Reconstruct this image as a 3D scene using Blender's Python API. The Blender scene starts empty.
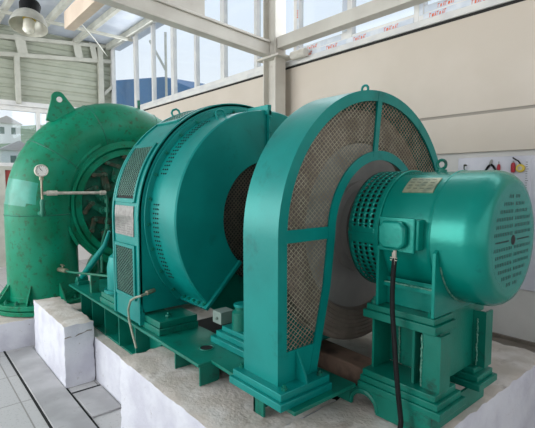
import bpy, bmesh, math, random
from mathutils import Vector, Matrix, noise
random.seed(7)
S = bpy.context.scene
COL = S.collection
PI = math.pi
AX = 1.6                                     # height of the machine axis above the floor

# ------------------------------------------------------------------ materials
def lin(c):
    return tuple((v/255/12.92 if v/255 <= .04045 else ((v/255+.055)/1.055)**2.4) for v in c)

def mat(name, c1, c2=None, rough=.5, metal=0, scale=6., lo=.42, hi=.62, bump=0., bscale=60., dirt=None, dlo=.62, dhi=.7, dscale=9., spec=.5, coat=0.):
    m = bpy.data.materials.new(name); m.use_nodes = True
    nt = m.node_tree; N = nt.nodes; L = nt.links
    b = N['Principled BSDF']
    b.inputs['Roughness'].default_value = rough
    b.inputs['Metallic'].default_value = metal
    b.inputs['Specular IOR Level'].default_value = spec
    b.inputs['Coat Weight'].default_value = coat
    tc = N.new('ShaderNodeTexCoord')
    col = None
    if c2 is not None:
        n = N.new('ShaderNodeTexNoise'); n.inputs['Scale'].default_value = scale; n.inputs['Detail'].default_value = 6
        L.new(tc.outputs['Object'], n.inputs['Vector'])
        r = N.new('ShaderNodeValToRGB')
        r.color_ramp.elements[0].position = lo; r.color_ramp.elements[0].color = (*lin(c1), 1)
        r.color_ramp.elements[1].position = hi; r.color_ramp.elements[1].color = (*lin(c2), 1)
        L.new(n.outputs['Fac'], r.inputs['Fac']); col = r.outputs['Color']
    if dirt is not None:
        n = N.new('ShaderNodeTexNoise'); n.inputs['Scale'].default_value = dscale; n.inputs['Detail'].default_value = 9; n.inputs['Roughness'].default_value = .68
        L.new(tc.outputs['Object'], n.inputs['Vector'])
        r = N.new('ShaderNodeValToRGB')
        r.color_ramp.elements[0].position = dlo; r.color_ramp.elements[0].color = (0, 0, 0, 1)
        r.color_ramp.elements[1].position = dhi; r.color_ramp.elements[1].color = (1, 1, 1, 1)
        L.new(n.outputs['Fac'], r.inputs['Fac'])
        mx = N.new('ShaderNodeMix'); mx.data_type = 'RGBA'
        L.new(r.outputs['Color'], mx.inputs['Factor'])
        if col is None: mx.inputs['A'].default_value = (*lin(c1), 1)
        else: L.new(col, mx.inputs['A'])
        mx.inputs['B'].default_value = (*lin(dirt), 1)
        col = mx.outputs['Result']
    if col is None: b.inputs['Base Color'].default_value = (*lin(c1), 1)
    else: L.new(col, b.inputs['Base Color'])
    if bump:
        n = N.new('ShaderNodeTexNoise'); n.inputs['Scale'].default_value = bscale; n.inputs['Detail'].default_value = 4
        L.new(tc.outputs['Object'], n.inputs['Vector'])
        bp = N.new('ShaderNodeBump'); bp.inputs['Strength'].default_value = bump; bp.inputs['Distance'].default_value = .01
        L.new(n.outputs['Fac'], bp.inputs['Height']); L.new(bp.outputs['Normal'], b.inputs['Normal'])
    return m

TEAL = mat('teal_paint', (0, 126, 119), (3, 137, 129), spec=.4, metal=.18, rough=.34, scale=2.5, bump=.06, bscale=35, dirt=(8, 96, 92), dlo=.58, dhi=.76, dscale=4)
TEAL2 = mat('teal_paint_motor', (0, 130, 115), (4, 140, 125), spec=.4, rough=.26, metal=.3, scale=3, bump=.08, bscale=45, dirt=(6, 100, 90), dlo=.6, dhi=.74, dscale=7)
TEALD = mat('green_girder_paint', (0, 104, 87), (4, 116, 98), spec=.4, rough=.36, scale=4, bump=.08, dirt=(30, 62, 52), dlo=.57, dhi=.7, dscale=7)
GREEN = mat('green_turbine_paint', (0, 112, 78), (4, 132, 100), spec=.3, rough=.42, scale=3, lo=.35, hi=.65, bump=.14, bscale=22, dirt=(38, 72, 44), dlo=.53, dhi=.7, dscale=15)
GREENC = mat('green_old_paint', (0, 96, 72), (6, 114, 90), rough=.5, scale=5, bump=.15, dirt=(44, 48, 32), dlo=.54, dhi=.66, dscale=11)
RUST = mat('rusty_link', (66, 60, 44), (30, 78, 60), rough=.75, scale=9, bump=.2)
STEELD = mat('dark_steel', (142, 141, 137), (152, 150, 146), rough=.4, metal=.2, scale=5)
STEELR = mat('brown_steel', (124, 114, 104), (138, 127, 116), rough=.5, metal=.15, scale=8)
WIRE = mat('mesh_wire', (190, 182, 160), (160, 148, 126), rough=.5, metal=.3, scale=14)
WIREG = mat('green_mesh_wire', (60, 104, 92), (76, 118, 104), rough=.5, scale=14)
WIREB = mat('brown_mesh_wire', (92, 80, 66), (76, 66, 56), rough=.6, scale=14)
BLACK = mat('black_void', (14, 16, 15), rough=.8)
RUBBER = mat('black_rubber', (10, 11, 12), (15, 17, 18), rough=.6, spec=.25, scale=20)
PLATE = mat('aluminium_plate', (150, 147, 143), (128, 125, 122), rough=.42, metal=.4, scale=30)
PLATE2 = mat('gold_plate', (168, 168, 140), (132, 142, 122), rough=.35, metal=.5, scale=26)
PIPEW = mat('pale_pipe', (196, 190, 178), (170, 164, 150), rough=.5, scale=20)
WHITE = mat('white_enamel', (232, 230, 224), rough=.4)
WELD = mat('weld_bead', (104, 150, 132), (40, 118, 100), rough=.5, scale=60)
CONP = mat('white_painted_concrete', (212, 212, 218), (196, 195, 204), rough=.85, scale=4, bump=.5, bscale=38, dirt=(150, 142, 136), dlo=.64, dhi=.7, dscale=14)
CONR = mat('raw_concrete', (192, 181, 170), (212, 204, 197), rough=.9, scale=5, bump=.6, bscale=40, dirt=(150, 138, 126), dlo=.56, dhi=.74, dscale=6)
CONG = mat('grey_cover_slab', (160, 158, 158), (178, 176, 176), rough=.75, scale=3, bump=.1, dirt=(136, 132, 128), dlo=.6, dhi=.75, dscale=5)
BEIGE = mat('beige_wall_paint', (206, 194, 180), (212, 200, 187), rough=.8, scale=1.2, bump=.08, bscale=30)
PALE = mat('pale_lower_wall_paint', (212, 208, 204), (222, 218, 214), rough=.8, scale=2, bump=.12, bscale=24)
GROOVE = mat('groove_grey', (160, 152, 142), rough=.8)
SILLBK = mat('sill_line_black', (34, 32, 30), rough=.8)
UPVC = mat('white_upvc', (222, 220, 216), (210, 209, 208), rough=.35, scale=5)
FILM = mat('protective_film', (196, 204, 216), (214, 218, 224), rough=.25, scale=9)
ORANGE = mat('orange_print', (214, 100, 58), rough=.6)
BEAM = mat('white_steel_paint', (206, 201, 191), (196, 190, 180), rough=.5, scale=3, dirt=(176, 168, 156), dlo=.62, dhi=.76, dscale=6)
FRAMEG = mat('grey_white_steel', (188, 187, 176), (174, 173, 162), rough=.55, scale=4)
ROOFS = mat('roof_sheet', (176, 184, 196), (190, 196, 206), rough=.5, scale=3)
WOODB = mat('pale_boxed_beam', (220, 200, 180), (210, 190, 170), rough=.6, scale=4)
TIMBER = mat('old_timber', (140, 114, 98), (104, 86, 74), rough=.85, scale=7, bump=.4, bscale=18)
RED = mat('dark_red_door', (150, 62, 54), (132, 56, 48), rough=.55, scale=4)
REDT = mat('red_plastic', (170, 36, 52), rough=.4)
YELLOW = mat('yellow_plastic', (214, 186, 60), rough=.4)
LAMPG = mat('lamp_reflector', (206, 204, 192), (186, 184, 172), rough=.3, metal=.3, scale=8)
BULB = mat('frosted_bulb', (226, 222, 208), rough=.35)
BLUEB = mat('blue_cladding', (46, 100, 146), (56, 114, 164), rough=.5, scale=.4)
HILL = mat('hillside_bush', (150, 166, 132), (112, 134, 100), rough=.95, scale=.35, dirt=(190, 184, 170), dlo=.6, dhi=.68, dscale=.5)
HOUSE = mat('pale_house_wall', (246, 244, 240), rough=.8)  # paled to put outdoor haze into the wall colour
HROOF = mat('grey_house_roof', (206, 196, 190), rough=.8)  # roof colour paled for haze as well
BRASS = mat('tap_metal', (150, 146, 126), (120, 116, 98), rough=.4, metal=.5, scale=20)
GREYP = mat('grey_block_paint', (120, 136, 128), rough=.5)

def corrugated():
    m = mat('corrugated_sheet', (158, 162, 146), (168, 171, 156), rough=.55, scale=2)
    return m
CORR = corrugated()

def floor_mat():
    m = bpy.data.materials.new('terrazzo_tile_floor'); m.use_nodes = True
    nt = m.node_tree; N = nt.nodes; L = nt.links; b = N['Principled BSDF']
    b.inputs['Roughness'].default_value = .6
    tc = N.new('ShaderNodeTexCoord')
    mp = N.new('ShaderNodeMapping'); mp.inputs['Location'].default_value = (.18, .05, 0)
    L.new(tc.outputs['Object'], mp.inputs['Vector'])
    br = N.new('ShaderNodeTexBrick'); br.offset = 0; br.inputs['Scale'].default_value = 1.
    br.inputs['Brick Width'].default_value = .62; br.inputs['Row Height'].default_value = .62
    br.inputs['Mortar Size'].default_value = .006
    br.inputs['Color1'].default_value = (*lin((186, 184, 182)), 1); br.inputs['Color2'].default_value = (*lin((178, 176, 175)), 1)
    br.inputs['Mortar'].default_value = (*lin((140, 136, 132)), 1)
    L.new(mp.outputs['Vector'], br.inputs['Vector'])
    n = N.new('ShaderNodeTexVoronoi'); n.inputs['Scale'].default_value = 45
    L.new(tc.outputs['Object'], n.inputs['Vector'])
    r = N.new('ShaderNodeValToRGB'); r.color_ramp.elements[0].position = .08; r.color_ramp.elements[0].color = (.45, .44, .43, 1)
    r.color_ramp.elements[1].position = .3; r.color_ramp.elements[1].color = (1, 1, 1, 1)
    L.new(n.outputs['Distance'], r.inputs['Fac'])
    mx = N.new('ShaderNodeMix'); mx.data_type = 'RGBA'; mx.blend_type = 'MULTIPLY'; mx.inputs['Factor'].default_value = .55
    L.new(br.outputs['Color'], mx.inputs['A']); L.new(r.outputs['Color'], mx.inputs['B'])
    L.new(mx.outputs['Result'], b.inputs['Base Color'])
    return m
FLOORM = floor_mat()

def glass_mat():
    m = bpy.data.materials.new('window_glass'); m.use_nodes = True
    nt = m.node_tree; N = nt.nodes; L = nt.links
    N.remove(N['Principled BSDF'])
    t = N.new('ShaderNodeBsdfTransparent'); t.inputs['Color'].default_value = (.93, .96, .98, 1)
    g = N.new('ShaderNodeBsdfGlossy'); g.inputs['Roughness'].default_value = .03
    mx = N.new('ShaderNodeMixShader')
    mx.inputs[0].default_value = .05; L.new(t.outputs[0], mx.inputs[1]); L.new(g.outputs[0], mx.inputs[2])
    L.new(mx.outputs[0], N['Material Output'].inputs['Surface'])
    return m
GLASS = glass_mat()

# ------------------------------------------------------------------ mesh helpers
def BM(): return bmesh.new()

def box(bm, x0, x1, y0, y1, z0, z1):
    v = [bm.verts.new(p) for p in ((x0,y0,z0),(x1,y0,z0),(x1,y1,z0),(x0,y1,z0),(x0,y0,z1),(x1,y0,z1),(x1,y1,z1),(x0,y1,z1))]
    for f in ((0,3,2,1),(4,5,6,7),(0,1,5,4),(1,2,6,5),(2,3,7,6),(3,0,4,7)): bm.faces.new([v[i] for i in f])
    return v

def prism(bm, poly, d0, d1):
    """poly: list of 3D points (planar); extruded from poly+d0 to poly+d1 (vectors)."""
    d0 = Vector(d0); d1 = Vector(d1)
    a = [bm.verts.new(Vector(p)+d0) for p in poly]; b = [bm.verts.new(Vector(p)+d1) for p in poly]
    n = len(poly)
    bm.faces.new(a[::-1]); bm.faces.new(b)
    for i in range(n): bm.faces.new((a[i], a[(i+1) % n], b[(i+1) % n], b[i]))

def yz(bm, poly, x0, x1): prism(bm, [(0, p[0], p[1]) for p in poly], (x0,0,0), (x1,0,0))
def xz(bm, poly, y0, y1): prism(bm, [(p[0], 0, p[1]) for p in poly], (0,y0,0), (0,y1,0))
def xy(bm, poly, z0, z1): prism(bm, [(p[0], p[1], 0) for p in poly], (0,0,z0), (0,0,z1))

def tube(bm, pts, r, n=12, caps=True, closed=False):
    pts = [Vector(p) for p in pts]
    rs = r if isinstance(r, (list, tuple)) else [r]*len(pts)
    rings = []; up = None
    for i, p in enumerate(pts):
        if closed: t = pts[(i+1) % len(pts)]-pts[i-1]
        elif i == 0: t = pts[1]-pts[0]
        elif i == len(pts)-1: t = pts[-1]-pts[-2]
        else: t = (pts[i+1]-p).normalized()+(p-pts[i-1]).normalized()
        t.normalize()
        if up is None:
            up = Vector((0,0,1)) if abs(t.z) < .9 else Vector((1,0,0))
        s = t.cross(up)
        if s.length < 1e-5: s = t.cross(Vector((0,1,0)))
        s.normalize(); up = s.cross(t).normalized()
        rings.append([bm.verts.new(p+rs[i]*(math.cos(2*PI*k/n)*s+math.sin(2*PI*k/n)*up)) for k in range(n)])
    m = len(rings)
    for i in range(m if closed else m-1):
        a, b = rings[i], rings[(i+1) % m]
        for k in range(n): bm.faces.new((a[k], a[(k+1) % n], b[(k+1) % n], b[k]))
    if caps and not closed:
        bm.faces.new(rings[0][::-1]); bm.faces.new(rings[-1])

def lathe(bm, prof, y0=0., z0=AX, n=64, a0=0., a1=2*PI, closed=True, cap=False):
    """revolve profile [(x, r)] about the X-parallel axis through (y0, z0). angle 0 = +Y, 90deg = up"""
    full = abs(a1-a0-2*PI) < 1e-6
    cols = []
    for k in range(n if full else n+1):
        a = a0+(a1-a0)*k/n
        cols.append([bm.verts.new((x, y0+r*math.cos(a), z0+r*math.sin(a))) for x, r in prof])
    m = len(prof)
    for k in range(n):
        A = cols[k]; B = cols[(k+1) % len(cols)]
        for i in range(m if closed else m-1):
            j = (i+1) % m
            if prof[i][1] < 1e-6 and prof[j][1] < 1e-6: continue
            vs = (A[i], A[j], B[j], B[i])
            bm.faces.new(vs)
    if not full and closed:
        bm.faces.new(cols[0][::-1]); bm.faces.new(cols[-1])
    bmesh.ops.remove_doubles(bm, verts=bm.verts, dist=1e-6)

def cyl(bm, p0, p1, r, n=16, r1=None): tube(bm, [p0, p1], [r, r if r1 is None else r1], n)

def hexbolt(bm, p, axis, r=.018, h=.016):
    axis = Vector(axis)
    tube(bm, [Vector(p), Vector(p)+axis*h], r, 6)
    tube(bm, [Vector(p)+axis*h, Vector(p)+axis*(h*1.8)], r*.5, 8)

def torus(bm, c, R, r, normal='y', n=20, m=8, a0=0, a1=2*PI, elong=1.):
    pts = []
    full = abs(a1-a0-2*PI) < 1e-6
    for k in range(n if full else n+1):
        a = a0+(a1-a0)*k/n; u, v = R*math.cos(a), R*elong*math.sin(a)
        pts.append({'y': (c[0]+u, c[1], c[2]+v), 'x': (c[0], c[1]+u, c[2]+v), 'z': (c[0]+u, c[1]+v, c[2])}[normal])
    tube(bm, pts, r, m, closed=full)

def wiremesh(bm, inside, u0, u1, v0, v1, du, dv, f, w, t, step=.01):
    """expanded metal: two families of diagonals in (u,v), kept where inside(u,v); f maps (u,v,h) to space"""
    for sgn in (1, -1):
        slope = sgn*dv/du
        c0 = v0-max(slope*u0, slope*u1)-dv; c1 = v1-min(slope*u0, slope*u1)+dv
        c = math.floor(c0/dv)*dv
        nx = 1/math.hypot(1, slope)
        while c < c1:
            us = []; u = u0
            runs = []; cur = None
            n = max(2, int((u1-u0)/step))
            for i in range(n+1):
                u = u0+(u1-u0)*i/n; v = c+slope*u
                ok = v0 <= v <= v1 and inside(u, v)
                if ok:
                    if cur is None: cur = [u, u]
                    cur[1] = u
                elif cur is not None: runs.append(cur); cur = None
            if cur is not None: runs.append(cur)
            for a, b in runs:
                if b-a < 1e-4: continue
                k = max(1, int((b-a)/.08)) if f.curved else 1
                ring = []
                for i in range(k+1):
                    uu = a+(b-a)*i/k; vv = c+slope*uu
                    pu, pv = -slope*nx*w/2, nx*w/2
                    ring.append([bm.verts.new(f(uu+pu, vv+pv, 0)), bm.verts.new(f(uu-pu, vv-pv, 0)),
                                 bm.verts.new(f(uu-pu, vv-pv, t)), bm.verts.new(f(uu+pu, vv+pv, t))])
                for i in range(k):
                    A, B = ring[i], ring[i+1]
                    for q in range(4): bm.faces.new((A[q], A[(q+1) % 4], B[(q+1) % 4], B[q]))
                bm.faces.new(ring[0]); bm.faces.new(ring[-1][::-1])
            c += dv

def planar_x(x):
    def f(u, v, h): return (x+h, u, v)
    f.curved = False
    return f
def planar_y(y):
    def f(u, v, h): return (u, y-h, v)
    f.curved = False
    return f
def curved_x(r):                      # u = x, v = angle*r
    def f(u, v, h):
        a = v/r
        return (u, (r+h)*math.cos(a), AX+(r+h)*math.sin(a))
    f.curved = True
    return f

def obj(name, bm, m, parent=None, smooth=True, bevel=0., seg=2, fix=True):
    if fix: bmesh.ops.recalc_face_normals(bm, faces=bm.faces)
    xs = [v.co for v in bm.verts]
    lo = Vector((min(p[i] for p in xs) for i in range(3))); hi = Vector((max(p[i] for p in xs) for i in range(3)))
    o0 = Vector(((lo.x+hi.x)/2, (lo.y+hi.y)/2, lo.z))
    if parent is None:
        bmesh.ops.translate(bm, verts=bm.verts, vec=-o0)
    me = bpy.data.meshes.new(name)
    if smooth:
        for f in bm.faces: f.smooth = True
        for e in bm.edges:
            if len(e.link_faces) == 2 and e.calc_face_angle(0) > math.radians(32): e.smooth = False
    bm.to_mesh(me); bm.free()
    for q in (m if isinstance(m, (list, tuple)) else [m]): me.materials.append(q)
    o = bpy.data.objects.new(name, me); COL.objects.link(o)
    if parent is None: o.location = o0
    else:
        o.parent = parent
        p = parent; off = Vector((0,0,0))
        while p is not None: off += p.location; p = p.parent
        o.location = -off
    if bevel:
        b = o.modifiers.new('bevel', 'BEVEL'); b.width = bevel; b.segments = seg; b.limit_method = 'ANGLE'; b.angle_limit = math.radians(40)
    return o

def objs(name, bm, m, parent=None, tol=.012, **k):
    """one object per separate piece of bm"""
    bm.verts.index_update(); seen = set(); isl = []
    for v in bm.verts:
        if v in seen: continue
        st = [v]; seen.add(v); g = []
        while st:
            q = st.pop(); g.append(q)
            for e in q.link_edges:
                w = e.other_vert(q)
                if w not in seen: seen.add(w); st.append(w)
        lo = [min(x.co[i] for x in g) for i in range(3)]; hi = [max(x.co[i] for x in g) for i in range(3)]
        isl.append([lo, hi, g])
    n_ = len(isl); par = list(range(n_))
    def find(i):
        while par[i] != i: i = par[i]
        return i
    for i in range(n_):
        for j in range(i):
            if all(isl[i][0][q] <= isl[j][1][q]+tol and isl[j][0][q] <= isl[i][1][q]+tol for q in range(3)): par[find(i)] = find(j)
    res = []
    for r_ in sorted(set(find(i) for i in range(n_))):
        vs = [v for i in range(n_) if find(i) == r_ for v in isl[i][2]]
        nb = bmesh.new(); mp_ = {v: nb.verts.new(v.co) for v in vs}
        for f in {f for v in vs for f in v.link_faces}: nb.faces.new([mp_[v] for v in f.verts])
        res.append(obj(name, nb, m, parent, **k))
    bm.free()
    return res[0]

def tag(o, label, cat, group=None, kind=None):
    if label: o['label'] = label
    if cat: o['category'] = cat
    if group: o['group'] = group
    if kind: o['kind'] = kind
    return o

def thing(name, label, cat, loc, group=None):
    o = bpy.data.objects.new(name, None); COL.objects.link(o)
    o.location = loc; o.empty_display_size = .1
    return tag(o, label, cat, group)

def struct(name, bm, m, parent=None, **k):
    o = obj(name, bm, m, parent, **k)
    if parent is None: o['kind'] = 'structure'
    return o

def arc(c, r, a0, a1, n):
    return [(c[0]+r*math.cos(math.radians(a0+(a1-a0)*i/n)), c[1]+r*math.sin(math.radians(a0+(a1-a0)*i/n))) for i in range(n+1)]

def split_concrete(bm):
    """slot 0 = paint on the sides, slot 1 = raw concrete on top"""
    bm.normal_update()
    for f in bm.faces: f.material_index = 1 if f.normal.z > .6 else 0

def rough_block(name, x0, x1, y0, y1, z0, z1, label, cat, jit=.006, cell=.04, edge=.022):
    bm = BM()
    nx, ny, nz = [max(1, int(round((b-a)/cell))) for a, b in ((x0,x1),(y0,y1),(z0,z1))]
    bmesh.ops.create_cube(bm, size=1)
    # gridded faces
    bm.clear()
    def face(o, u, v, nu, nv):
        g = [[bm.verts.new(Vector(o)+Vector(u)*i/nu+Vector(v)*j/nv) for j in range(nv+1)] for i in range(nu+1)]
        for i in range(nu):
            for j in range(nv): bm.faces.new((g[i][j], g[i+1][j], g[i+1][j+1], g[i][j+1]))
    X, Y, Z = (x1-x0,0,0), (0,y1-y0,0), (0,0,z1-z0)
    face((x0,y0,z1), X, Y, nx, ny); face((x0,y0,z0), X, Y, nx, ny)
    face((x0,y0,z0), X, Z, nx, nz); face((x0,y1,z0), X, Z, nx, nz)
    face((x0,y0,z0), Y, Z, ny, nz); face((x1,y0,z0), Y, Z, ny, nz)
    bmesh.ops.remove_doubles(bm, verts=bm.verts, dist=1e-4)
    bmesh.ops.recalc_face_normals(bm, faces=bm.faces)
    split_concrete(bm)
    c = Vector(((x0+x1)/2, (y0+y1)/2, (z0+z1)/2))
    for v in bm.verts:
        p = v.co.copy()
        ne = sum((abs(p.x-x0) < 1e-4 or abs(p.x-x1) < 1e-4, abs(p.y-y0) < 1e-4 or abs(p.y-y1) < 1e-4, abs(p.z-z1) < 1e-4))
        j = jit if ne < 2 else jit*1.2
        d = Vector((noise.noise(p*16), noise.noise(p*16+Vector((9,0,0))), noise.noise(p*16+Vector((0,9,0)))))
        if abs(p.z-z0) < 1e-4: d.z = 0
        v.co += d*j
        if ne >= 2:
            k = edge*(.35+.9*max(0, noise.noise(p*19+Vector((3,3,3)))*1.6+.3))
            if abs(p.z-z1) < 1e-4: v.co.z -= k*.5
            s = (c-p); s.z = 0
            if abs(p.y-y0) < 1e-4: v.co.y += k*.45
            if abs(p.y-y1) < 1e-4: v.co.y -= k*.45
            if abs(p.x-x0) < 1e-4: v.co.x += k*.45
            if abs(p.x-x1) < 1e-4: v.co.x -= k*.45
    o = obj(name, bm, [CONP, CONR], smooth=True)
    tag(o, label, cat)
    return o

# ------------------------------------------------------------------ room shell
XF, YB = -10.87, 1.75          # far wall, back wall
XR, YN = 3.2, -6.5             # walls behind the camera
ZC = 5.25

bm = BM(); box(bm, XF-.2, XR, YN, YB+.2, -.12, 0); struct('floor', bm, FLOORM)
# back wall: recessed pale lower part, proud beige upper part with one groove, sill
bm = BM(); box(bm, XF, XR, YB, YB+.2, 0, 2.2); wb = struct('wall_back', bm, PALE)
bm = BM(); box(bm, XF, XR, YB-.05, YB+.2, 2.18, 2.525); box(bm, XF, XR, YB-.05, YB+.2, 2.552, 3.45); struct('trim_90', bm, BEIGE)
bm = BM(); box(bm, XF, XR, YB-.04, YB+.15, 2.525, 2.552); struct('trim_91', bm, GROOVE)
bm = BM(); box(bm, XF, XR, YB-.052, YB+.1, 3.435, 3.462); struct('trim_92', bm, SILLBK)  # black strip under the window sill
bm = BM(); box(bm, XF, XR, YB-.075, YB+.2, 3.462, 3.53); struct('trim_1', bm, UPVC, bevel=.006)

# clerestory windows
bays = [(-10.85, -9.42), (-9.42, -7.68), (-7.68, -5.98), (-5.98, -4.24), (-4.24, -2.45), (-2.45, -.7), (-.7, 1.1), (1.1, 2.9)]
def clerestory(i, x0, x1, film):
    e = bpy.data.objects.new('window_%d' % i, None); COL.objects.link(e); e.location = ((x0+x1)/2, YB, 3.53); e['kind'] = 'structure'
    bm = BM(); z0, z1 = 3.53, ZC; w = .055
    y0, y1 = YB-.04, YB+.04
    box(bm, x0, x0+w, y0, y1, z0, z1); box(bm, x1-w, x1, y0, y1, z0, z1)
    box(bm, x0+w, x1-w, y0, y1, z0, z0+.07); box(bm, x0+w, x1-w, y0, y1, z1-.07, z1)
    xm = (x0+x1)/2 if i > 1 else x1-w-.04
    if i > 1: box(bm, xm-.035, xm+.035, y0, y1, z0+.07, z1-.07)
    if film:
        box(bm, x0+w, xm-.035, y0+.01, y1, z0+.07, z0+.15); box(bm, xm+.035, x1-w, y0+.01, y1, z0+.07, z0+.1)
        box(bm, xm-.12, xm-.035, y0+.01, y1, z0+.15, z1-.07)
    obj('window_frame', bm, UPVC, e, bevel=.004)
    bm = BM(); box(bm, x0+w, xm-.035, YB+.012, YB+.02, z0+.07, z1-.07); obj('pane', bm, GLASS, e)
    if i > 1:
        bm = BM(); box(bm, xm+.035, x1-w, YB+.012, YB+.02, z0+.07, z1-.07); obj('pane', bm, GLASS, e)
    if film:
        bm = BM(); box(bm, x0+w, x1-w, y0-.002, y0, z0+.005, z0+.065)
        box(bm, x0+w, xm-.13, y0+.008, y0+.01, z0+.08, z0+.145)
        box(bm, x0+.006, x0+w-.006, y0-.002, y0, z0+.06, z1-.1)
        box(bm, xm-.112, xm-.045, y0+.008, y0+.01, z0+.16, z1-.1)
        obj('protective_film', bm, FILM, e)
        bm = BM(); rnd = random.Random(i)
        def word(x, y, z, n, h):
            for k in range(n):
                s = .013 + .008*rnd.random(); xx = x+k*.026
                sl = .004
                if k % 3 == 0:
                    pl = [(xx, z), (xx+.005, z), (xx+.005+sl, z+h), (xx+sl, z+h)]; xz(bm, pl, y-.0012, y)
                    pl = [(xx, z+h*.8), (xx+.02, z+h*.8), (xx+.02, z+h), (xx, z+h)]; xz(bm, pl, y-.0012, y)
                elif k % 3 == 1:
                    pl = [(xx, z), (xx+s, z), (xx+s+sl, z+h*.72), (xx+sl, z+h*.72)]; xz(bm, pl, y-.0012, y)
                else:
                    pl = [(xx, z), (xx+.005, z), (xx+.02, z+h), (xx+.014, z+h)]; xz(bm, pl, y-.0012, y)
                    pl = [(xx+.012, z), (xx+.018, z), (xx+.018, z+h*.5), (xx+.012, z+h*.5)]; xz(bm, pl, y-.0012, y)
        x = x0+.12
        while x < x1-.3:
            word(x, y0-.002, z0+.014, 7, .04); x += .42
        x = x0+.2
        while x < xm-.4:
            word(x, y0+.008, z0+.09, 7, .038); x += .36
        z = z0+.2
        while z < z1-.2:
            for q in range(4): box(bm, x0+.012+.004*(q % 2), x0+.035, y0-.0032, y0-.002, z+q*.028, z+q*.028+.014)
            z += .34
        obj('film_print', bm, ORANGE, e, smooth=False)
for i, (a, b) in enumerate(bays): clerestory(i+1, a, b, i in (4, 5, 6))

# far wall: pale lower wall, window, head, corrugated sheet above, steel framing
def wall_far():
    bm = BM()
    box(bm, XF-.2, XF, YN, -.92, 0, 3.6); box(bm, XF-.2, XF, -.92, -.25, 0, .05); box(bm, XF-.2, XF, .28, YB+.2, 0, 3.6)
    box(bm, XF-.2, XF, -.25, .28, 0, 2.28); box(bm, XF-.2, XF, -.92, .28, 3.5, 3.6)
    w = struct('wall_left', bm, PALE)
    bm = BM(); n = 0
    z = 3.6; pts = []
    while z < ZC+.1:                       # horizontal corrugation profile
        pts += [(XF, z), (XF+.028, z+.03), (XF+.028, z+.13), (XF, z+.16)]; z += .2
    a = [bm.verts.new((p[0], YN, p[1])) for p in pts]; b = [bm.verts.new((p[0], YB, p[1])) for p in pts]
    for i in range(len(pts)-1): bm.faces.new((a[i], a[i+1], b[i+1], b[i]))
    obj('corrugated_sheet', bm, CORR, w, smooth=False)
    return w
wf = wall_far()
def far_window():
    e = bpy.data.objects.new('window_9', None); COL.objects.link(e); e.location = (XF, -.3, 2.28); e['kind'] = 'structure'
    bm = BM(); x0, x1 = XF-.06, XF+.04
    box(bm, x0, x1, -.92, .28, 2.24, 2.32); box(bm, x0, x1, -.92, .28, 3.46, 3.56)
    for y in (-.92, .0, .22): box(bm, x0, x1, y, y+.07, 2.32, 3.46)
    obj('window_frame', bm, UPVC, e, bevel=.004)
    for a, b in ((-.85, .0), (.07, .22)):
        bm = BM(); box(bm, XF-.02, XF-.012, a, b, 2.32, 3.46); obj('pane', bm, GLASS, e)
far_window()
def far_door():
    e = bpy.data.objects.new('door_1', None); COL.objects.link(e); e.location = (XF, -.6, .05); e['kind'] = 'structure'
    bm = BM(); box(bm, XF-.06, XF+.03, -.92, -.66, .05, 2.24); box(bm, XF-.06, XF+.03, -.32, -.25, .05, 2.24); box(bm, XF-.06, XF+.03, -.66, -.32, 2.16, 2.24)
    obj('door_frame', bm, FRAMEG, e, bevel=.004)
    bm = BM(); box(bm, XF-.03, XF, -.66, -.32, .05, 2.16); obj('door_panel', bm, RED, e)
far_door()

# framing in front of the far wall
bm = BM()
yz(bm, [(YN, 3.95), (YB-.05, 4.81), (YB-.05, 4.9), (YN, 4.04)], XF+.05, XF+.13); struct('trim_2', bm, FRAMEG, bevel=.006)
bm = BM(); yz(bm, [(YN, 4.33), (YB-.05, 5.17), (YB-.05, 5.25), (YN, 4.43)], XF+.05, XF+.13); struct('trim_3', bm, FRAMEG, bevel=.006)
n = 4
for y, z0, z1, w in ((-.36, 3.6, 4.6, .1), (1.43, 3.6, 5.15, .12)):
    bm = BM(); box(bm, XF+.06, XF+.16, y-w/2, y+w/2, z0, z1); struct('trim_%d' % n, bm, FRAMEG, bevel=.006); n += 1
for y, w in ((-.26, .2), (.92, .17), (1.28, .13)):
    bm = BM(); yz(bm, [(y-w/2+.03, 4.69+.102*y), (y+w/2+.03, 4.69+.102*y), (y+w/2-.04, 5.09+.1*y), (y-w/2-.04, 5.09+.1*y)], XF+.1, XF+.125); struct('trim_%d' % n, bm, FRAMEG); n += 1
bm = BM(); yz(bm, [(1.5, 4.0), (1.5, 4.1), (1.7, 4.3), (1.7, 4.2)], XF+.1, XF+.14); struct('trim_%d' % n, bm, FRAMEG); n += 1
bm = BM(); box(bm, XF, XF+.1, YN, YB, 3.56, 3.66); struct('trim_%d' % n, bm, UPVC); n += 1
bm = BM(); box(bm, XF+.02, XF+.12, 1.7, 1.8, 3.5, 5.2); struct('trim_%d' % n, bm, UPVC); n += 1

# roof
bm = BM(); box(bm, XF-.2, XR, YN, YB+.3, ZC, ZC+.12); struct('ceiling', bm, ROOFS)
for x in (-9.6, -7.4, -5.2, -3.0, -.8):           # purlins
    bm = BM(); box(bm, x-.03, x+.03, YN, YB, ZC-.18, ZC-.12); struct('trim_%d' % n, bm, FRAMEG, bevel=.005); n += 1
for y in (1.62, .88, .06, -.74, -1.54, -2.4, -3.6):                          # rafters
    bm = BM(); box(bm, XF, XR, y-.045, y+.045, ZC-.12, ZC); struct('trim_%d' % n, bm, FRAMEG, bevel=.005); n += 1

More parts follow.
